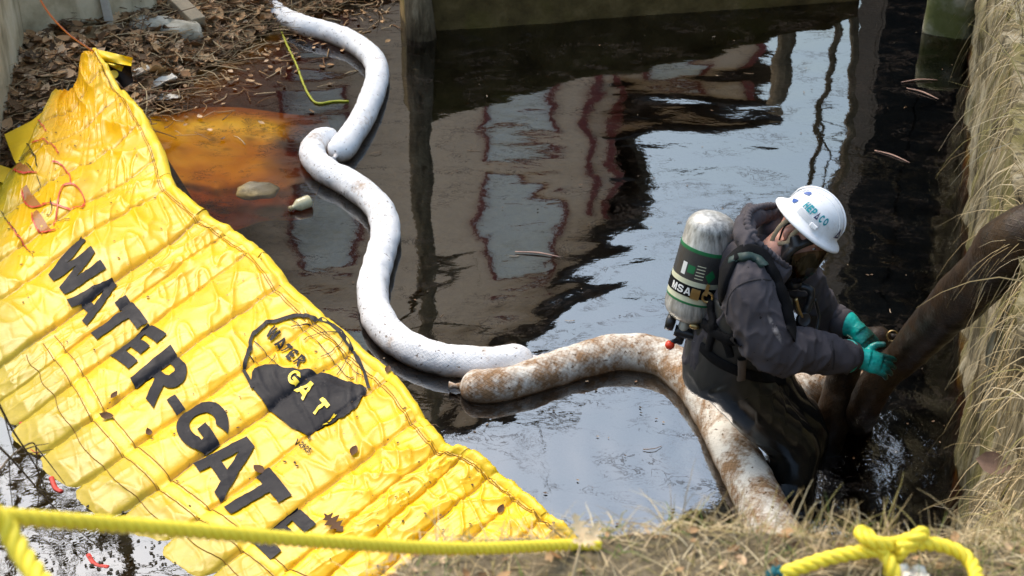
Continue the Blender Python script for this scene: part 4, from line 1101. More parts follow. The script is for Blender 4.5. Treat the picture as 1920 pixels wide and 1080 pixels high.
# chin strap and harness of the mask
for pts in ([Hd(-.05, -.088, -.005), Hd(-.062, -.089, -.05), Hd(-.055, -.082, -.11), Hd(-.03, -.075, -.165), Hd(-.012, -.07, -.20)], [Hd(.0, -.09, -.005), Hd(-.006, -.09, -.05), Hd(.0, -.086, -.085), Hd(-.025, -.085, -.115)],
            ):
    s_ = seq(*pts, n=6); m = MB(); m.tube(s_, .009, 8, True, hl, [.003] * len(s_)); m.build('chin_strap', M_tan, hat)
m = MB(); s_ = seq(Hd(-.04, -.089, -.01), Hd(-.048, -.092, -.05), Hd(-.03, -.086, -.10), n=6); m.tube(s_, .004, 6); m.build('cord', M_black, hat)

# ---- full face mask
mask = MB()
m = MB()
ringc = Hd(.078, 0, -.115)
m2 = [ringc + hl * (.092 * math.cos(a)) + hu * (.116 * math.sin(a)) - hf * (.045 * abs(math.cos(a)) ** 2) for a in np.linspace(0, 2 * math.pi, 41)[:-1]]
m.tube(m2 + [m2[0], m2[1]], .016, 10, False)
limb(m, [Hd(.0, -.078, -.05), Hd(.04, -.08, -.075)], [.02, .026], n=4); limb(m, [Hd(.0, .078, -.05), Hd(.04, .08, -.075)], [.02, .026], n=4)
limb(m, [Hd(.01, 0, -.165), Hd(.06, 0, -.195), Hd(.10, 0, -.195)], [.055, .055, .035], n=5)
limb(m, [Hd(-.0, -.07, -.09), Hd(.03, -.066, -.13), Hd(.06, -.03, -.165)], [.022, .025, .025], n=5)
fm = remeshed('face_mask', m, .005, M_rubber, person, 2)
fm['label'] = 'black rubber full face breathing mask'
# clear lens, a bulging shell inside the rubber frame
t = NT('tinted_lens'); t.n.remove(t.b)
gl = t.node('BsdfGlossy'); gl.inputs['Roughness'].default_value = .03; tr = t.node('BsdfTransparent'); tr.inputs[0].default_value = (.30, .26, .18, 1)
fr = t.node('Fresnel'); fr.inputs['IOR'].default_value = 1.6; mx = t.node('MixShader'); t.link(fr.outputs[0], mx.inputs[0]); t.link(tr.outputs[0], mx.inputs[1]); t.link(gl.outputs[0], mx.inputs[2]); t.link(mx.outputs[0], t.out.inputs['Surface'])
M_lens = t.m
rows = []
for i in range(15):
    a = -1 + 2 * i / 14; r = []
    for j in range(15):
        b = -1 + 2 * j / 14
        x_, y_ = a * math.sqrt(1 - b * b / 2), b * math.sqrt(1 - a * a / 2)
        r.append(ringc + hl * (.080 * x_) + hu * (.100 * y_) + hf * (.052 * (1 - x_ * x_) ** .7 - .042 * x_ * x_ + .012 * (1 - y_ * y_)))
    rows.append(r)
m = MB(); m.sheet(rows); lens = m.build('lens', M_lens, fm)
if sum(p.normal.dot(hf) for p in lens.data.polygons) < 0: lens.data.flip_normals()
M_orange = plain('orange_tint', (0.55, 0.30, 0.03), 0.35, 0.1)
limbm = MB(); limb(limbm, [Hd(.07, 0, -.085), Hd(.10, 0, -.125), Hd(.09, 0, -.17)], [.04, .048, .035], n=5); limbm.build('nose_cup', M_rubber, fm)
m = MB(); m.lathe([(.026, 0), (.032, .006), (.032, .035), (.024, .045), (.001, .046)], Hd(.095, 0, -.20), (hf * .8 - hu * .6), 24); m.build('regulator', M_rubber, fm)
s_ = seq(Hd(.09, 0, -.22), Hd(.07, 0, -.27), B(.30, .02, .88), B(.26, -.06, .70), B(.22, -.12, .60), n=10); m = MB()
m.tube(s_, [.016 + .002 * math.sin(i * 2.2) for i in range(len(s_))], 12); m.build('air_hose', M_rubber, fm)

# ================================================================ BREATHING APPARATUS on his back
ap = empty('air_tank_pack', B(-.25, 0, .5))
tag(ap, 'silver and black air tank pack with a red knob on the worker\'s back', 'air tank')
TA, TB = PY(1285, 600, 4.93), PY(1343, 400, 4.99)
tax = (TB - TA).normalized(); TL = (TB - TA).length; TR = .104
t = NT('scuffed_tank'); v = t.coord(); vs_ = t.coord(scale=(1, 1, .14), rot=(0, -.2, 0))
n1 = t.noise(vs_, 60, 6, 0.7); n2 = t.noise(v, 7, 6)
c = t.ramp(t.mix(.4, n1, n2), [(.32, (.05, .05, .048)), (.48, (.36, .35, .32)), (.62, (.62, .61, .58))])
M_tank = t.set(c, t.ramp(n1, [(.3, .3), (.7, .5)]), .25, t.bump(n1, .2, .003), .5)
prof = []
for k in range(9):
    a = math.pi / 2 * k / 8; prof.append((max(.02 if k == 0 else 0, TR * math.sin(a) ** .8), TR * .75 * (1 - math.cos(a))))
for k in range(1, 10): a = math.pi / 2 * k / 9; prof.append((max(.001, TR * math.cos(a) ** .75), TL - TR * .72 * (1 - math.sin(a)) if k else TL))
m = MB(); m.lathe(prof, TA, tax, 56); cyl = m.build('cylinder', M_tank, ap, fix=True)
def band(name, g0, g1, mat, off, parent=cyl):
    m = MB(); h0, h1 = TL * (1 - g1), TL * (1 - g0)
    m.lathe([(TR - .004, h0), (TR + off, h0), (TR + off, h1), (TR - .004, h1)], TA, tax, 56)
    o = m.build(name, mat, parent, fix=True, smooth_=False)
    return o
M_lab = plain('dark_label', (0.045, 0.045, 0.045), 0.35, 0.35, 40); M_grn = plain('green_band', (0.01, 0.16, 0.055), 0.4, 0.2, 40); M_cream = plain('cream_band', (0.62, 0.62, 0.44), 0.5, 0.12, 40); M_wht = plain('white_print', (0.78, 0.78, 0.76), 0.5, 0.1)
band('label_band', .315, .56, M_lab, .0012); band('green_band', .285, .315, M_grn, .0016); band('cream_band', .56, .605, M_cream, .0016); band('strap_band', .605, .705, M_black, .004); band('cream_band', .705, .755, M_cream, .0016); band('green_band', .755, .775, M_grn, .0014)
view = (Vector((0, 0, CAM_H)) - TA); tv = (view - tax * view.dot(tax)).normalized(); ts = tax.cross(tv)      # towards the bank, and to its right
def tank_pt(x, g, off): a = x / TR; return TA + tax * (TL * (1 - g)) + tv * ((TR + off) * math.cos(a)) + ts * ((TR + off) * math.sin(a))
def on_tank(polys, x0, g0, sx, sg, mat, name, off, step=.25):
    v_, t_ = tri_mesh(polys); v_, f_ = grid_cut(v_, t_, step); m = MB()
    m.add([tank_pt(x0 + x * sx, g0 - y * sg, off) for x, y in v_], f_); return m.build(name, mat, cyl, fix=True)
for k, ch in enumerate('MSA'): on_tank(GLYPH[ch], -.098 + .031 * k, .688, .027, .066, M_wht, 'printed_letter', .0055)
sq = [[(0, 0), (1, 0), (1, 1), (0, 1)]]
on_tank(sq, -.075, .53, .020, .11, M_wht, 'printed_label', .002); on_tank(sq, -.048, .50, .030, .07, M_grn, 'printed_label', .002)
on_tank([[(0, .5), (.5, 0), (1, .5), (.5, 1)]], .028, .55, .042, .12, M_grn, 'printed_diamond', .002)
for k in range(5): on_tank(sq, -.012, .42 + .028 * k, .034, .008, M_cream, 'printed_line', .002)
m = MB(); m.box(tank_pt(.008, .66, .010), (.018, .006, .020), ts, tv, tax); m.build('buckle', M_brass, ap, False)
m = MB(); c0 = tank_pt(.055, .665, .012); m.tube([c0 + ts * .02 * math.cos(a) + tax * .02 * math.sin(a) for a in np.linspace(0, 6.2832, 18)], .006, 8, False); m.build('buckle_ring', M_brass, ap)
m = MB(); m.box(tank_pt(.045, .60, .012), (.007, .005, .024), ts, tv, tax); m.build('buckle_lever', M_brass, ap, False)
# valve group below
M_ivory = plain('ivory_neck', (0.62, 0.60, 0.52), 0.4, 0.1)
m = MB(); m.lathe([(.02, -.045), (.022, -.03), (.02, .004)], TA, tax, 20); m.build('neck', M_ivory, ap)
vb = TA - tax * .055
m = MB(); limb(m, [vb - ts * .03, vb + ts * .05, vb + ts * .09], [.024, .024, .018], n=4); limb(m, [vb, vb - tax * .05], [.02, .016], n=3); m.build('valve_body', M_rubber, ap)
m = MB(); m.lathe([(.012, -.02), (.034, -.017), (.037, 0), (.034, .017), (.012, .02)], TA - ts * .055 - tax * .025, ts, 24); m.build('hand_wheel', M_rubber, ap)
kc = PY(1256, 647, 4.90); M_redk = plain('red_knob', (0.70, 0.05, 0.015), 0.3, 0.1)
m = MB(); m.lathe([(.001, -.02), (.011, -.017), (.019, -.007), (.02, .003), (.015, .014), (.001, .019)], kc, tax, 20); m.build('knob', M_redk, ap)
m = MB(); limb(m, [kc + tax * .012, vb - tax * .035], [.009, .013], n=3); m.build('knob_stem', M_rubber, ap)
M_steel = plain('steel', (0.5, 0.5, 0.5), 0.3, 0.15, 50, 0.1, 0.9)
m = MB(); p0 = PY(1312, 628, 4.86); m.box(p0, (.010, .004, .030), Vector((1, 0, .3)).normalized(), Vector((0, 1, 0)), Vector((.45, 0, .9)).normalized()); m.build('buckle', M_steel, ap, False)
m = MB(); p0 = PY(1302, 612, 4.86); m.lathe([(.008, -.02), (.012, -.01), (.012, .01), (.006, .02)], p0, ts, 12); m.build('fitting', M_brass, ap)
# back plate between tank and back
m = MB()
limb(m, [PY(1322, 655, 4.93), PY(1345, 600, 4.93), PY(1372, 510, 4.96), PY(1392, 440, 5.0)], [.10, .11, .11, .085], 14, bf, [.022, .026, .026, .02])
m.build('back_plate', M_black, ap)
for w, pxs in ((.062, [(1352, 560), (1366, 500), (1392, 474), (1424, 478), (1452, 520), (1474, 580), (1482, 628)]), (.04, [(1322, 606), (1340, 622), (1362, 634), (1384, 640)]), (.03, [(1332, 560), (1338, 610), (1330, 655)])):
    strap('shoulder_strap' if w > .05 else 'waist_strap', pxs, w, M_black, ap, .012)
M_dgreen = plain('green_pad', (0.008, 0.03, 0.026), 0.6, 0.3, 60)
strap('strap_pad', [(1372, 492), (1392, 483), (1416, 486), (1432, 500)], .034, M_dgreen, ap, .014)
gp = PY(1506, 600, 4.78)
m = MB(); m.lathe([(.024, -.012), (.029, -.008), (.029, .010), (.025, .014), (.022, .012), (.001, .012)], gp, (Vector((.3, -.8, .5))), 28); m.build('pressure_gauge', M_rubber, ap)
s_ = seq(PY(1492, 560, 4.78), PY(1497, 580, 4.78), gp, n=6); m = MB(); m.tube(s_, .008, 8); m.build('gauge_hose', M_brass, ap)
s_ = seq(gp, PY(1520, 640, 4.80), PY(1535, 600, 4.88), PY(1528, 560, 4.9), n=8); m = MB(); m.tube(s_, .006, 8); m.build('gauge_hose', M_rubber, ap)
# ================================================================ ROPES
def along(x, y, t_): return Vector((0, 0, CAM_H)) + ray(x, y) * t_        # t_ metres in front of the bank camera
def rope_mat(name, col):
    t = NT(name); v = t.coord(); n1 = t.noise(v, 60, 5, 0.7); n2 = t.noise(v, 9, 4)
    return t.set(t.mix(n2, tuple(x * .82 for x in col), t.mix(n1, col, tuple(min(1, x * 1.15) for x in col))), 0.45, 0, t.bump(n1, 0.5, 0.003), 0.4)
M_rope = rope_mat('yellow_polyrope', (0.92, 0.72, 0.05))
def laid_rope(m, pts, r, pitch=0.05, strands=3, seg=8):
    n = max(12, int(sum((Vector(pts[i + 1]) - Vector(pts[i])).length for i in range(len(pts) - 1)) / (pitch / 11)))
    c_, L = catmull(pts, n); c_ = [Vector(q) for q in c_]
    prev = None; fr = []
    for i in range(n):
        t_ = (c_[min(i + 1, n - 1)] - c_[max(0, i - 1)]).normalized()
        s_ = t_.orthogonal() if prev is None else (prev - t_ * prev.dot(t_))
        s_.normalize(); prev = s_; fr.append((s_, t_.cross(s_)))
    for k in range(strands):
        P_ = []
        for i in range(n):
            a = 2 * math.pi * (k / strands + L * i / (n - 1) / pitch)
            P_.append(c_[i] + fr[i][0] * (math.cos(a) * r * .52) + fr[i][1] * (math.sin(a) * r * .52))
        m.tube(P_, r * .55, seg)
m = MB(); laid_rope(m, [along(-420, 925, 1.2), along(-90, 958, 1.40), along(0, 968, 1.45), along(300, 990, 1.62), along(600, 1015, 1.82), along(850, 1029, 2.05), along(1060, 1022, 2.24), P(1125, 1021, BZ + .02)], .0095, .042)
tag(m.build('taut_rope', M_rope), 'taut yellow rope stretched across the bottom in front of the barrier', 'rope')
m = MB(); laid_rope(m, [along(-60, 940, 1.37), along(-5, 968, 1.385), along(18, 1000, 1.39), along(48, 1050, 1.38), along(84, 1100, 1.36), along(130, 1180, 1.33)], .0105, .05)
tag(m.build('rope_tail', M_rope), 'short tail of yellow rope hanging at the bottom left corner', 'rope')
kz = BZ + .02
kr = MB()
pts = [P(1462, 1078, kz - .005), P(1500, 1064, kz), P(1560, 1045, kz + .01), P(1620, 1034, kz + .02), P(1660, 1030, kz + .03)]
laid_rope(kr, pts, .0115, .05)
kc = P(1672, 1028, kz + .025)
ku, kv = Vector((1, 0, 0)), Vector((0, .55, .83))
laid_rope(kr, [kc + ku * (.036 * math.sin(a) + .018 * math.sin(2 * a)) + kv * (.026 * math.cos(a) - .020 * math.cos(2 * a)) + kv.cross(ku) * (.016 * math.sin(3 * a)) for a in np.linspace(0, 2 * math.pi, 26)], .0115, .05)
laid_rope(kr, [P(1684, 1030, kz + .03), P(1720, 1020, kz + .03), P(1760, 1022, kz + .02), P(1800, 1036, kz + .01), P(1822, 1058, kz), P(1832, 1085, kz), P(1836, 1130, kz)], .0115, .05)
tag(kr.build('knotted_rope', M_rope), 'yellow rope with a bulky knot lying on the dry grass', 'rope')
M_cord = rope_mat('pink_cord', (0.62, 0.22, 0.17))
c_, _ = catmull([P(62, -25, 1.3), P(92, 25, 1.05), P(130, 65, .78), P(176, 97, .51)], 40)
m = MB(); m.tube([Vector(q) for q in c_], .0055, 8); tag(m.build('pink_cord', M_cord), 'thin pink cord tied to the top corner of the yellow barrier', 'cord')
c_, _ = catmull([P(268, 178, .06), P(300, 173, .03), P(372, 164, .012)], 24)
m = MB(); m.tube([Vector(q) for q in c_], .006, 7); tag(m.build('rusty_rod', plain('rust', (0.22, 0.07, 0.03), 0.8)), 'thin rusty rod sticking out over the water by the paper scraps', 'rod')
M_mcord = rope_mat('slimy_cord', (0.36, 0.36, 0.02))
c_, _ = catmull([P(x, y, .006) for x, y in ((524, 50), (538, 84), (556, 122), (570, 160), (584, 185), (598, 194), (625, 190), (654, 190))], 90)
m = MB(); m.tube([Vector(q) + Vector((.006 * nz(i * .9, 0), .006 * nz(i * .9, 4), 0)) for i, q in enumerate(c_)], [.008 + .005 * nz(i * 1.7, 9) for i in range(90)], 7)
tag(m.build('slimy_cord', M_mcord), 'slimy yellow green cord floating between the white boom and the bank', 'cord')

# ================================================================ SMALL THINGS ON AND BY THE LEAFY BANK
M_alu = plain('weathered_aluminium', (0.55, 0.53, 0.48), 0.5, 0.2, 30, 0.2, 0.4)
for (x0, y0, x1, y1), lb in (((152, -40, 207, 60), 'nearer of two grey metal stakes stuck in the leaf litter'), ((245, -40, 271, 32), 'farther of two grey metal stakes behind the pale stone')):
    a, b = P(x1, y1, .18), P(x1, y1, .18) + Vector((-.10, .10, 1.0)); d = (b - a).normalized(); s_ = d.cross(Vector((0, 1, 0))).normalized(); w_ = s_.cross(d)
    a = a - d * .12
    m = MB(); m.box((a + b) / 2, (.024, .003, (b - a).length / 2), s_, w_, d); m.box((a + b) / 2 - s_ * .0245 + w_ * .022, (.003, .0225, (b - a).length / 2), s_, w_, d)
    tag(m.build('metal_stake', M_alu, None, False), lb, 'stake', 'metal stakes on the leafy bank')
M_oldwood = plain('grey_weathered_wood', (0.26, 0.21, 0.14), 0.85, 0.4, 12, 0.6)
a, b = P(372, 44, .16), P(296, -30, .32); d = (b - a).normalized(); s_ = d.cross(UZ).normalized()
m = MB(); m.box((a + b) / 2, (.06, (b - a).length / 2, .045), s_, d, s_.cross(d)); bevelled(tag(m.build('timber_beam', M_oldwood, None, False), 'weathered timber beam lying on the leaf litter at the top edge', 'beam'), .008)
def stone(name, label, c, rx, ry, rz, seed, mat, cat='stone', group=None):
    m = MB(); rows = []
    for i in range(13):
        th = math.pi * i / 12; r = []
        for j in range(25):
            ph = 2 * math.pi * (j % 24) / 24
            d = Vector((math.sin(th) * math.cos(ph), math.sin(th) * math.sin(ph), math.cos(th)))
            k = 1 / (abs(d.x) ** 3 + abs(d.y) ** 3 + abs(d.z) ** 3) ** (1 / 3)
            k *= 1 + .22 * mnoise.noise(d * 1.7 + Vector((seed, 0, 0))) + .08 * mnoise.noise(d * 5 + Vector((seed, 3, 0)))
            r.append(Vector(c) + Vector((d.x * rx, d.y * ry, d.z * rz)) * k)
        rows.append(r)
    m.sheet(rows); return tag(m.build(name, mat), label, cat, group)
t = NT('pale_stone'); v = t.coord(); n1 = t.noise(v, 9, 7, 0.65)
M_stone = t.set(t.ramp(n1, [(0.3, (0.22, 0.19, 0.13)), (0.55, (0.46, 0.42, 0.33)), (0.75, (0.60, 0.56, 0.47))]), 0.9, 0, t.bump(n1, 0.8, 0.02), 0.2)
stone('stone', 'flat pale stone with greenish lichen among the dead leaves', P(283, 50, .16), .17, .12, .07, 2, M_stone, group='stones on the leafy bank')
stone('stone', 'rough pink grey stone lying against the flat pale stone', P(338, 60, .13), .15, .10, .075, 7, M_stone, group='stones on the leafy bank')
stone('sunken_block', 'pale flat stone block just under the amber water', P(482, 358, -.034), .115, .095, .026, 4, M_stone, 'block')
# paper and cardboard scraps
M_paper = plain('wet_paper', (0.72, 0.66, 0.55), 0.7, 0.25, 14); M_card = plain('wet_cardboard', (0.33, 0.20, 0.08), 0.6, 0.4, 12)
def scrap(label, c, L, W, rz, curl, tilt, mat, seed, cat='paper scrap', name='paper_scrap', grp='litter by the barrier\'s far corner'):
    rows = []; q = Matrix.Rotation(rz, 3, 'Z') @ Matrix.Rotation(tilt, 3, 'Y')
    for i in range(12):
        r = []
        for j in range(8):
            u, w_ = i / 11 - .5, j / 7 - .5
            r.append(Vector(c) + q @ Vector((u * L * (1 - .25 * abs(w_)), w_ * W * (1 - .5 * abs(u)), curl * (w_ * w_ * 4 - .3) + .02 * nz(u * 4, w_ * 4, seed))))
        rows.append(r)
    m = MB(); m.sheet(rows); o = tag(m.build(name, mat), label, cat, grp)
    k = o.modifiers.new('s', 'SOLIDIFY'); k.thickness = .003
    return o
scrap('white paper scrap beside the black end of the barrier', P(256, 140, .10), .22, .09, .5, .03, -.2, M_paper, 1)
scrap('brown curled cardboard scrap standing behind the white one', P(288, 132, .11), .18, .16, 1.2, .05, .5, M_card, 2)
scrap('pale wet paper scrap lying lowest at the water', P(300, 158, .05), .26, .10, .55, .03, -.25, M_paper, 3)
scrap('dark soaked cardboard scrap half under the paper', P(274, 162, .04), .24, .09, .1, .02, .1, M_card, 4)
scrap('limp paper scrap floating beneath the rusty rod', P(308, 182, .004), .22, .10, .1, .004, 0, M_paper, 5)
rows = []
for i in range(14):
    rows.append([P(150 - 9 * i, 150 + 6.5 * i + 18 * j / 7 * (1 + .2 * math.sin(i)), .16 + .05 * math.sin(i * .9 + j) * .4 - .01 * j) for j in range(8)])
m = MB(); m.sheet(rows); tag(m.build('plastic_sheet', plain('blue_grey_plastic', (0.24, 0.28, 0.33), 0.35, 0.2, 12)), 'blue grey plastic sheet crumpled under the edge of the barrier', 'plastic sheet')
# floating bottle
bt = empty('plastic_bottle', P(563, 384, .01)); tag(bt, 'small clear plastic bottle with murky contents floating near the boom', 'bottle')
t = NT('bottle_plastic'); v = t.coord(); n1 = t.noise(v, 40, 4)
M_bot = t.set(t.mix(n1, (0.42, 0.36, 0.18), (0.62, 0.57, 0.38)), 0.12, 0, t.bump(n1, .2, .004), 0.6)
d = (P(582, 376, .03) - P(545, 391, .015)).normalized(); p0 = P(545, 391, .015)
m = MB(); m.lathe([(.001, .0), (.013, .0), (.013, .018), (.018, .024), (.034, .046), (.038, .055), (.036, .063), (.038, .07), (.036, .08), (.038, .088), (.038, .118), (.034, .126), (.001, .127)], p0, d, 24); m.build('body', M_bot, bt)
m = MB(); m.lathe([(.015, -.010), (.016, -.006), (.016, .006), (.015, .008)], p0, d, 18); m.build('cap', plain('bottle_cap', (0.30, 0.24, 0.12), .5), bt)

# ================================================================ DEAD LEAVES, TWIGS AND DRY GRASS
def vc_mat(name, rough=0.8, trans=0.0, spec=.25):
    t = NT(name); a = t.node('Attribute', attribute_name='tint'); v = t.coord(); n1 = t.noise(v, 90, 4)
    c = t.mix(.35, a.outputs['Color'], t.mix(n1, (0.03, 0.02, 0.01), (0.6, 0.5, 0.35)), 'OVERLAY')
    return t.set(c, rough, 0, t.bump(n1, .3, .003), spec)
M_leaf = vc_mat('dead_leaf', .7); M_grass = vc_mat('dry_grass', .75)
class TB(MB):
    """mesh builder that also carries one colour per vertex"""
    def __init__(s): super().__init__(); s.c = []
    def addc(s, vs, fs, col): s.add(vs, fs); s.c += [col] * len(vs)
    def build(s, name, mat, parent=None, smooth_=True, fix=False):
        me = s.mesh(name); at = me.color_attributes.new('tint', 'FLOAT_COLOR', 'POINT')
        at.data.foreach_set('color', np.array([(*c, 1) for c in s.c], np.float32).ravel())
        return link(name, me, mat, parent, smooth_)
rl = random.Random(3)
LEAFC = [(0.40, 0.23, 0.11), (0.27, 0.15, 0.07), (0.54, 0.37, 0.21), (0.20, 0.12, 0.06), (0.64, 0.49, 0.32), (0.46, 0.29, 0.15), (0.11, 0.07, 0.04)]
def leaf(tb, c, n, L, rz, col, lobed=False):
    n = Vector(n).normalized(); e1 = n.orthogonal().normalized(); e2 = n.cross(e1); a = rz
    x = e1 * math.cos(a) + e2 * math.sin(a); y = n.cross(x); cu = rl.uniform(.05, .45) * L
    if lobed:
        prof = [(-.5, .02), (-.38, .05), (-.3, .22), (-.22, .07), (-.08, .32), (.02, .09), (.16, .27), (.24, .08), (.36, .13), (.5, .0)]
    else: prof = [(-.5, .0), (-.25, .22), (0, .28), (.25, .2), (.5, .0)]
    mid = [c + x * (u * L) + n * (cu * (u * u * 2 - .1)) for u, w in prof]
    lf = [c + x * (u * L) + y * (w * L) + n * (cu * (u * u * 2 - .1) + w * L * .45) for u, w in prof]; rt = [c + x * (u * L) - y * (w * L) + n * (cu * (u * u * 2 - .1) + w * L * .35) for u, w in prof]
    k = len(prof)
    tb.addc(mid + lf + rt, [(i, i + 1, k + i + 1, k + i) for i in range(k - 1)] + [(i + 1, i, 2 * k + i, 2 * k + i + 1) for i in range(k - 1)], col)
def stick(tb, a, b, r, col, bend=.1):
    a, b = Vector(a), Vector(b); L = (b - a).length; o = Vector((rl.uniform(-1, 1), rl.uniform(-1, 1), rl.uniform(-.3, .6))) * L * bend
    P_ = [a, a.lerp(b, .33) + o * .8, a.lerp(b, .66) + o, b]; s0 = len(tb.v)
    tb.tube(P_, [r, r * .9, r * .8, r * .5], 5); tb.c += [col] * (len(tb.v) - s0)
lit = TB(); tw = TB()
for _ in range(5200):
    Y = rl.uniform(7.6, 12.2); X = shore_x(Y) + .12 - abs(rl.gauss(0, .9)) if rl.random() < .8 else rl.uniform(-4.2, -1.2)
    if X < -4.4 or X > shore_x(Y) + .15: continue
    z = max(bed_z(X, Y), -.0) + rl.uniform(.004, .045)
    leaf(lit, Vector((X, Y, z)), (rl.gauss(0, .45), rl.gauss(0, .45), 1), rl.uniform(.05, .15), rl.uniform(0, 6.28), rl.choice(LEAFC), rl.random() < .4)
for _ in range(1500):
    Y = rl.uniform(7.8, 12.0); X = shore_x(Y) + .25 - abs(rl.gauss(0, .75)); z = max(bed_z(X, Y), 0) + rl.uniform(.005, .06)
    a = rl.uniform(0, 6.28); L = rl.uniform(.08, .4); d = Vector((math.cos(a), math.sin(a), rl.uniform(-.1, .3))) * L
    stick(tw, Vector((X, Y, z)), Vector((X, Y, z)) + d, rl.uniform(.002, .005), rl.choice([(0.34, .25, .14), (.18, .11, .06), (.5, .4, .25), (.12, .07, .04)]))
tag(lit.build('leaf_litter', M_leaf), 'brown dead leaves covering the bank at the top left', kind='stuff')
tag(tw.build('dead_twigs', M_leaf), 'dry stalks and twigs strewn over the leafy bank', kind='stuff')
# flotsam: bits drifting at the water's edge and on the open water
fl = TB()
for _ in range(520):
    Y = rl.uniform(8.2, 11.2); X = shore_x(Y) + abs(rl.gauss(0, .42)); c = Vector((X, Y, .006))
    if X > 0: continue
    a = rl.uniform(0, 6.28); L = rl.uniform(.03, .2)
    if rl.random() < .6: stick(fl, c, c + Vector((math.cos(a), math.sin(a), rl.uniform(0, .08))) * L, rl.uniform(.002, .0045), rl.choice([(0.45, .28, .13), (.2, .1, .04), (.55, .42, .25)]), .15)
    else: leaf(fl, c, (rl.gauss(0, .2), rl.gauss(0, .2), 1), rl.uniform(.03, .07), a, rl.choice(LEAFC))
for _ in range(230):
    x, y = rl.uniform(560, 1800), rl.uniform(60, 1000); c = P(x, y, .004); L = rl.uniform(.006, .022) if rl.random() < .85 else rl.uniform(.03, .10); a = rl.uniform(0, 6.28)
    if L < .025: leaf(fl, c, (0, 0, 1), L, a, rl.choice([(.34, .26, .18), (.2, .12, .07), (.12, .08, .05), (.05, .035, .02)]))
    else: stick(fl, c, c + Vector((math.cos(a), math.sin(a) * .5, 0)) * L, .0022, rl.choice([(.5, .4, .3), (.3, .2, .12)]), .2)
for _ in range(260):
    x, y = rl.uniform(60, 330), rl.uniform(940, 1075); leaf(fl, P(x, y, .005), (0, 0, 1), rl.uniform(.008, .022), rl.uniform(0, 6.28), (.03, .025, .015))
tag(fl.build('flotsam', M_leaf), 'tiny leaf bits and stalks drifting on the water', kind='stuff')
M_stickpink = plain('peeled_stick', (0.42, 0.26, 0.20), .8)
for (a, b), lb in ((((966, 472), (1052, 482)), 'thin peeled stick floating in mid water'), (((1690, 154), (1758, 150)), 'dark stick floating before the timber shadow'), (((1700, 165), (1760, 186)), 'pale stick floating below the dark one near the wall'), (((1640, 282), (1706, 305)), 'thin pale stick floating slanted by the dark reflection'), (((1735, 1), (1000, 1)), '')):
    if not lb: continue
    m = MB(); s_ = seq(P(*a, .006), P((a[0] + b[0]) / 2, (a[1] + b[1]) / 2 - 3, .008), P(*b, .006), n=5); m.tube(s_, rads([.003, .0055, .002], len(s_)), 7); tag(m.build('floating_stick', M_stickpink), lb, 'stick', 'sticks floating on the water')
# leaves lying on the barrier
for x, y, L, lob, lb in ((626, 992, .12, 1, 'lobed brown oak leaf lying on the yellow barrier'), (487, 886, .07, 0, 'curled brown leaf beside the last big letter T'), (665, 856, .06, 0, 'small brown leaf on the seam right of the emblem'), (205, 796, .07, 0, 'dark narrow leaf on the barrier below the letter E'), (280, 820, .05, 0, 'small dark leaf crumb left of the letter G'), (216, 752, .05, 0, 'tiny brown leaf on the seam under the letter R'), (943, 960, .05, 0, 'dark leaf flake near the barrier\'s low corner'), (728, 700, .05, 0, 'brown leaf flake stuck on the barrier\'s hem')):
    tb = TB(); a, b = sheet_ab(x, y); leaf(tb, on_sheet(a, b, .012), (0, -.2, 1), L, x * .7, (0.12, 0.06, 0.025), bool(lob)); tag(tb.build('dead_leaf', M_leaf), lb, 'leaf', 'dead leaves on the barrier')
bits = TB()
for _ in range(160):
    a, b = rl.uniform(1, 19), rl.uniform(.03, .9); leaf(bits, on_sheet(a, b, .005), (0, 0, 1), rl.uniform(.005, .02), rl.uniform(0, 6), rl.choice([(.07, .04, .02), (.15, .09, .04)]))
tag(bits.build('barrier_crumbs', M_leaf), 'crumbs of dirt and leaf scattered on the yellow barrier', kind='stuff')

GRC = [(0.52, 0.42, 0.24), (0.60, 0.50, 0.31), (0.42, 0.33, 0.17), (0.70, 0.61, 0.43), (0.28, 0.21, 0.10), (0.36, 0.32, 0.12)]
def blade(tb, p, d0, L, w, droop, col, seg=5, side=None):
    """one stalk: starts at p along d0 and bends down"""
    p = Vector(p); d = Vector(d0).normalized(); s_ = d.cross(UZ)
    if s_.length < .05: s_ = Vector((1, 0, 0))
    s_.normalize(); s_ = (s_ + Vector((rl.uniform(-.6, .6), rl.uniform(-.6, .6), rl.uniform(-.6, .6)))).normalized()
    vs = []
    for i in range(seg + 1):
        ww = w * (1 - .85 * i / seg); vs += [p - s_ * ww, p + s_ * ww]
        d = (d + Vector((rl.gauss(0, .07), rl.gauss(0, .07), -droop / seg))).normalized(); p = p + d * (L / seg)
    tb.addc(vs, [(2 * i, 2 * i + 1, 2 * i + 3, 2 * i + 2) for i in range(seg)], col)
gr = TB()
def topz(X, Y): return BZ + 0.025 * fbm(X * 4, Y * 4, 1, 4)
for _ in range(26000):
    X = rl.uniform(-.95, 1.15); Y = rl.uniform(edge_y(X) - .45, edge_y(X) - .005)
    dens = .45 + .55 * smooth(.1, .45, X)
    if rl.random() > dens: continue
    a = rl.uniform(0, 6.28); flat_ = rl.random() < .8
    d = Vector((math.cos(a), math.sin(a), rl.uniform(.05, .5) if flat_ else rl.uniform(.8, 2.5)))
    blade(gr, (X, Y, topz(X, Y) - .004), d, rl.uniform(.03, .11) * (1.0 if flat_ else .8), rl.uniform(.0007, .0016), rl.uniform(.3, 1.6), rl.choice(GRC) if rl.random() > .09 else (.14, .20, .05))
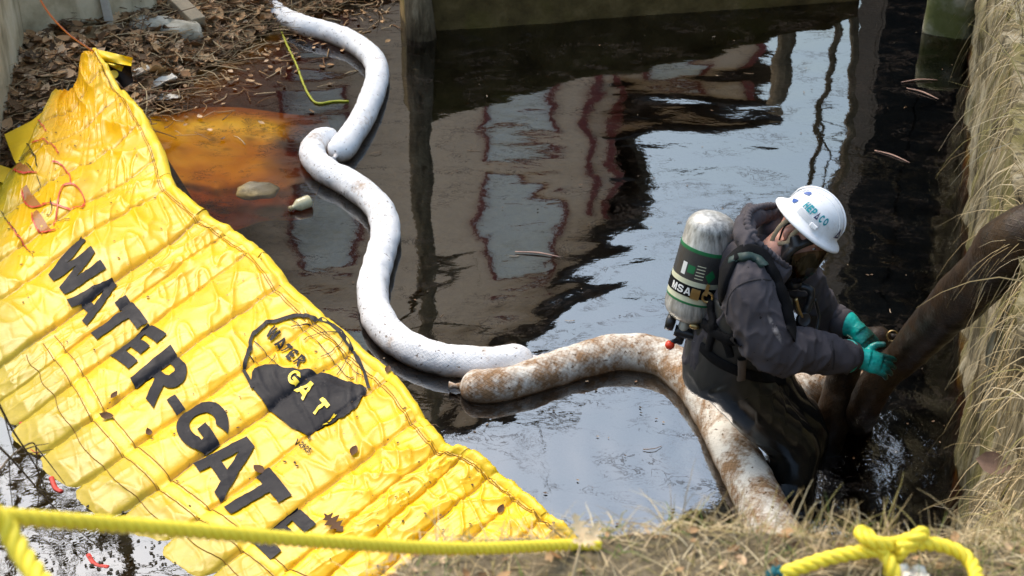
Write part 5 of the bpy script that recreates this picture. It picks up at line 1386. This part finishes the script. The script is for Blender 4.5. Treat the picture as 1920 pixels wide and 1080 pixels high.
for _ in range(240):
    X = rl.uniform(.25, 1.1); Y = edge_y(X) - rl.uniform(0, .05); blade(gr, (X, Y, topz(X, Y) - .01), (rl.gauss(0, .5), rl.uniform(-.3, .5), 1), rl.uniform(.05, .13), .0012, rl.uniform(.4, 1.6), rl.choice(GRC))
for _ in range(380):                                                    # crumbs of leaf on the bank
    X = rl.uniform(-.9, 1.1); Y = rl.uniform(edge_y(X) - .4, edge_y(X)); leaf(gr, Vector((X, Y, topz(X, Y) + .004)), (rl.gauss(0, .4), rl.gauss(0, .4), 1), rl.uniform(.01, .03), rl.uniform(0, 6.28), rl.choice(LEAFC))
tag(gr.build('bank_grass', M_grass), 'short dry straw coloured grass on the near bank', kind='stuff')
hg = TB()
wall_off = wn_
for _ in range(1500):                                                   # long stalks hanging over the wall
    Y = 3.0 + 7.6 * rl.random() ** .9; tuft = nz(Y * 2.2, 3.3); p = wpt(Y, rl.uniform(-.22, .02), WTOP + rl.uniform(-.06, .04))
    d = wall_off * rl.uniform(.10, .5) + UZ * rl.uniform(-.6, .3) + wd * rl.gauss(-.25, .35)
    if rl.random() < .08: d = wall_off * rl.uniform(.6, 1.1) + UZ * rl.uniform(-.1, .5) + wd * rl.gauss(-.2, .6)
    if tuft < -.15 and rl.random() < .6: continue
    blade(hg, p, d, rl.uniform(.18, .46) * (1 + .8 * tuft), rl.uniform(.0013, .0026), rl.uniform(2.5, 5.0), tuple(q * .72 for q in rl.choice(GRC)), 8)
for cy, cz, n_ in ((4.05, 1.15, 60), (3.5, .85, 130), (3.2, 1.0, 160), (3.7, .5, 30)):   # tufts growing from cracks
    for _ in range(n_):
        p = wpt(cy + rl.gauss(0, .14), .01, cz + rl.gauss(0, .12)); d = wall_off * rl.uniform(.1, .6) + UZ * rl.uniform(-.8, .5) + wd * rl.gauss(0, .7)
        blade(hg, p, d, rl.uniform(.10, .36), rl.uniform(.0012, .0024), rl.uniform(1.2, 3.6), rl.choice(GRC), 7)
for (x0, y0, Y0), (x1, y1, Y1) in (((1935, 642, 4.1), (1762, 725, 4.55)), ((1925, 628, 4.1), (1785, 612, 4.5)), ((1930, 690, 3.9), (1790, 660, 4.3)), ((1900, 600, 4.2), (1735, 558, 4.6))):
    pass
for _ in range(5200):                                                   # matted grass on top of the bank behind the wall
    Y = rl.uniform(2.2, 10.8); dd = .02 + 1.5 * rl.random() ** 1.6; p = wpt(Y, -dd, WTOP - .03 + 0.42 * smooth(0.3, 2.5, dd))
    d = wall_off * rl.gauss(.0, .35) + UZ * rl.uniform(.3, 1.2) + wd * rl.gauss(0, .6)
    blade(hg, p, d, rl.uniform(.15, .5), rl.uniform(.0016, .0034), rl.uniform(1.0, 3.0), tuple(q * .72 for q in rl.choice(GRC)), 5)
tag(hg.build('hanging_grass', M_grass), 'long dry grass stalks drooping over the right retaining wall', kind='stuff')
tb = TB(); leaf(tb, wpt(3.5, .05, 1.05), (-1, -.6, .5), .13, 1.2, (0.20, 0.13, 0.10)); tag(tb.build('dead_leaf', M_leaf), 'large curled purplish dead leaf caught in the wall grass', 'leaf')
# pale dry leaf on a stalk at the bank edge
tb = TB(); s0 = along(1062, 1085, 2.12); s1 = along(1088, 1022, 2.14); stick(tb, s0 - Vector((0, 0, .06)), s1, .0035, (.5, .4, .26), .03); tag_o = tb.build('dry_stalk', M_grass)
tag(tag_o, 'pale dry leaf on a stalk standing at the bank edge by the rope', 'stalk')
for c, n_, L, rz in ((along(1086, 992, 2.14), (.3, -.5, .8), .05, 1.2), (along(1112, 1003, 2.14), (.1, -.6, .8), .045, .3), (along(1094, 1014, 2.13), (-.2, -.5, .8), .035, 2.2)):
    tb = TB(); leaf(tb, c, n_, L, rz, (.72, .58, .38), True); tb.build('leaf', M_leaf, tag_o)
# bare twigs over the sunken edge of the barrier, bottom left
for k, (pp, lb) in enumerate(((((-30, 1080), (-10, 900), (60, 830), (70, 880)), 'leafless twig arching over the water at the left edge, topmost'), (((-20, 820), (30, 870), (110, 960), (190, 1030)), 'leafless twig running down from the left edge to the rope'), (((-30, 700), (20, 800), (70, 880), (90, 940)), 'leafless twig crossing the red loops of the barrier'))):
    root = empty('bare_twig', along(*pp[0], 3.2)); tag(root, lb, 'twig', 'bare twigs at the lower left')
    q = [along(x, y, 3.0 + .35 * i) for i, (x, y) in enumerate(pp)]; s_ = seq(*q, n=8); m = MB(); m.tube(s_, rads([.0035, .0014], len(s_)), 6); m.build('stem', M_bark, root)
    rr_ = random.Random(40 + k)
    for i in range(6, len(s_) - 2, 6):
        d = (s_[i + 1] - s_[i]).normalized(); d2 = (d + Vector((rr_.uniform(-1, 1), rr_.uniform(-1, 1), rr_.uniform(-1, 1))) * .7).normalized(); L = rr_.uniform(.08, .2)
        m = MB(); m.tube([s_[i], s_[i] + d2 * L * .5 + d * .02, s_[i] + d2 * L + d * .06], [.002, .0015, .0008], 5); m.build('side_shoot', M_bark, root)
scrap('small teal cloth scrap in the grass at the bottom edge', P(1452, 1076, BZ + .02), .03, .018, .2, .004, 0, plain('teal_cloth', (0.01, 0.13, 0.15), .8), 6, 'cloth scrap', 'cloth_scrap', 'scraps on the near bank')
scrap('small white plastic scrap in the grass below the knotted rope', P(1706, 1078, BZ + .02), .06, .035, .1, .006, 0, M_paper, 8, 'plastic scrap', 'plastic_scrap', 'scraps on the near bank')
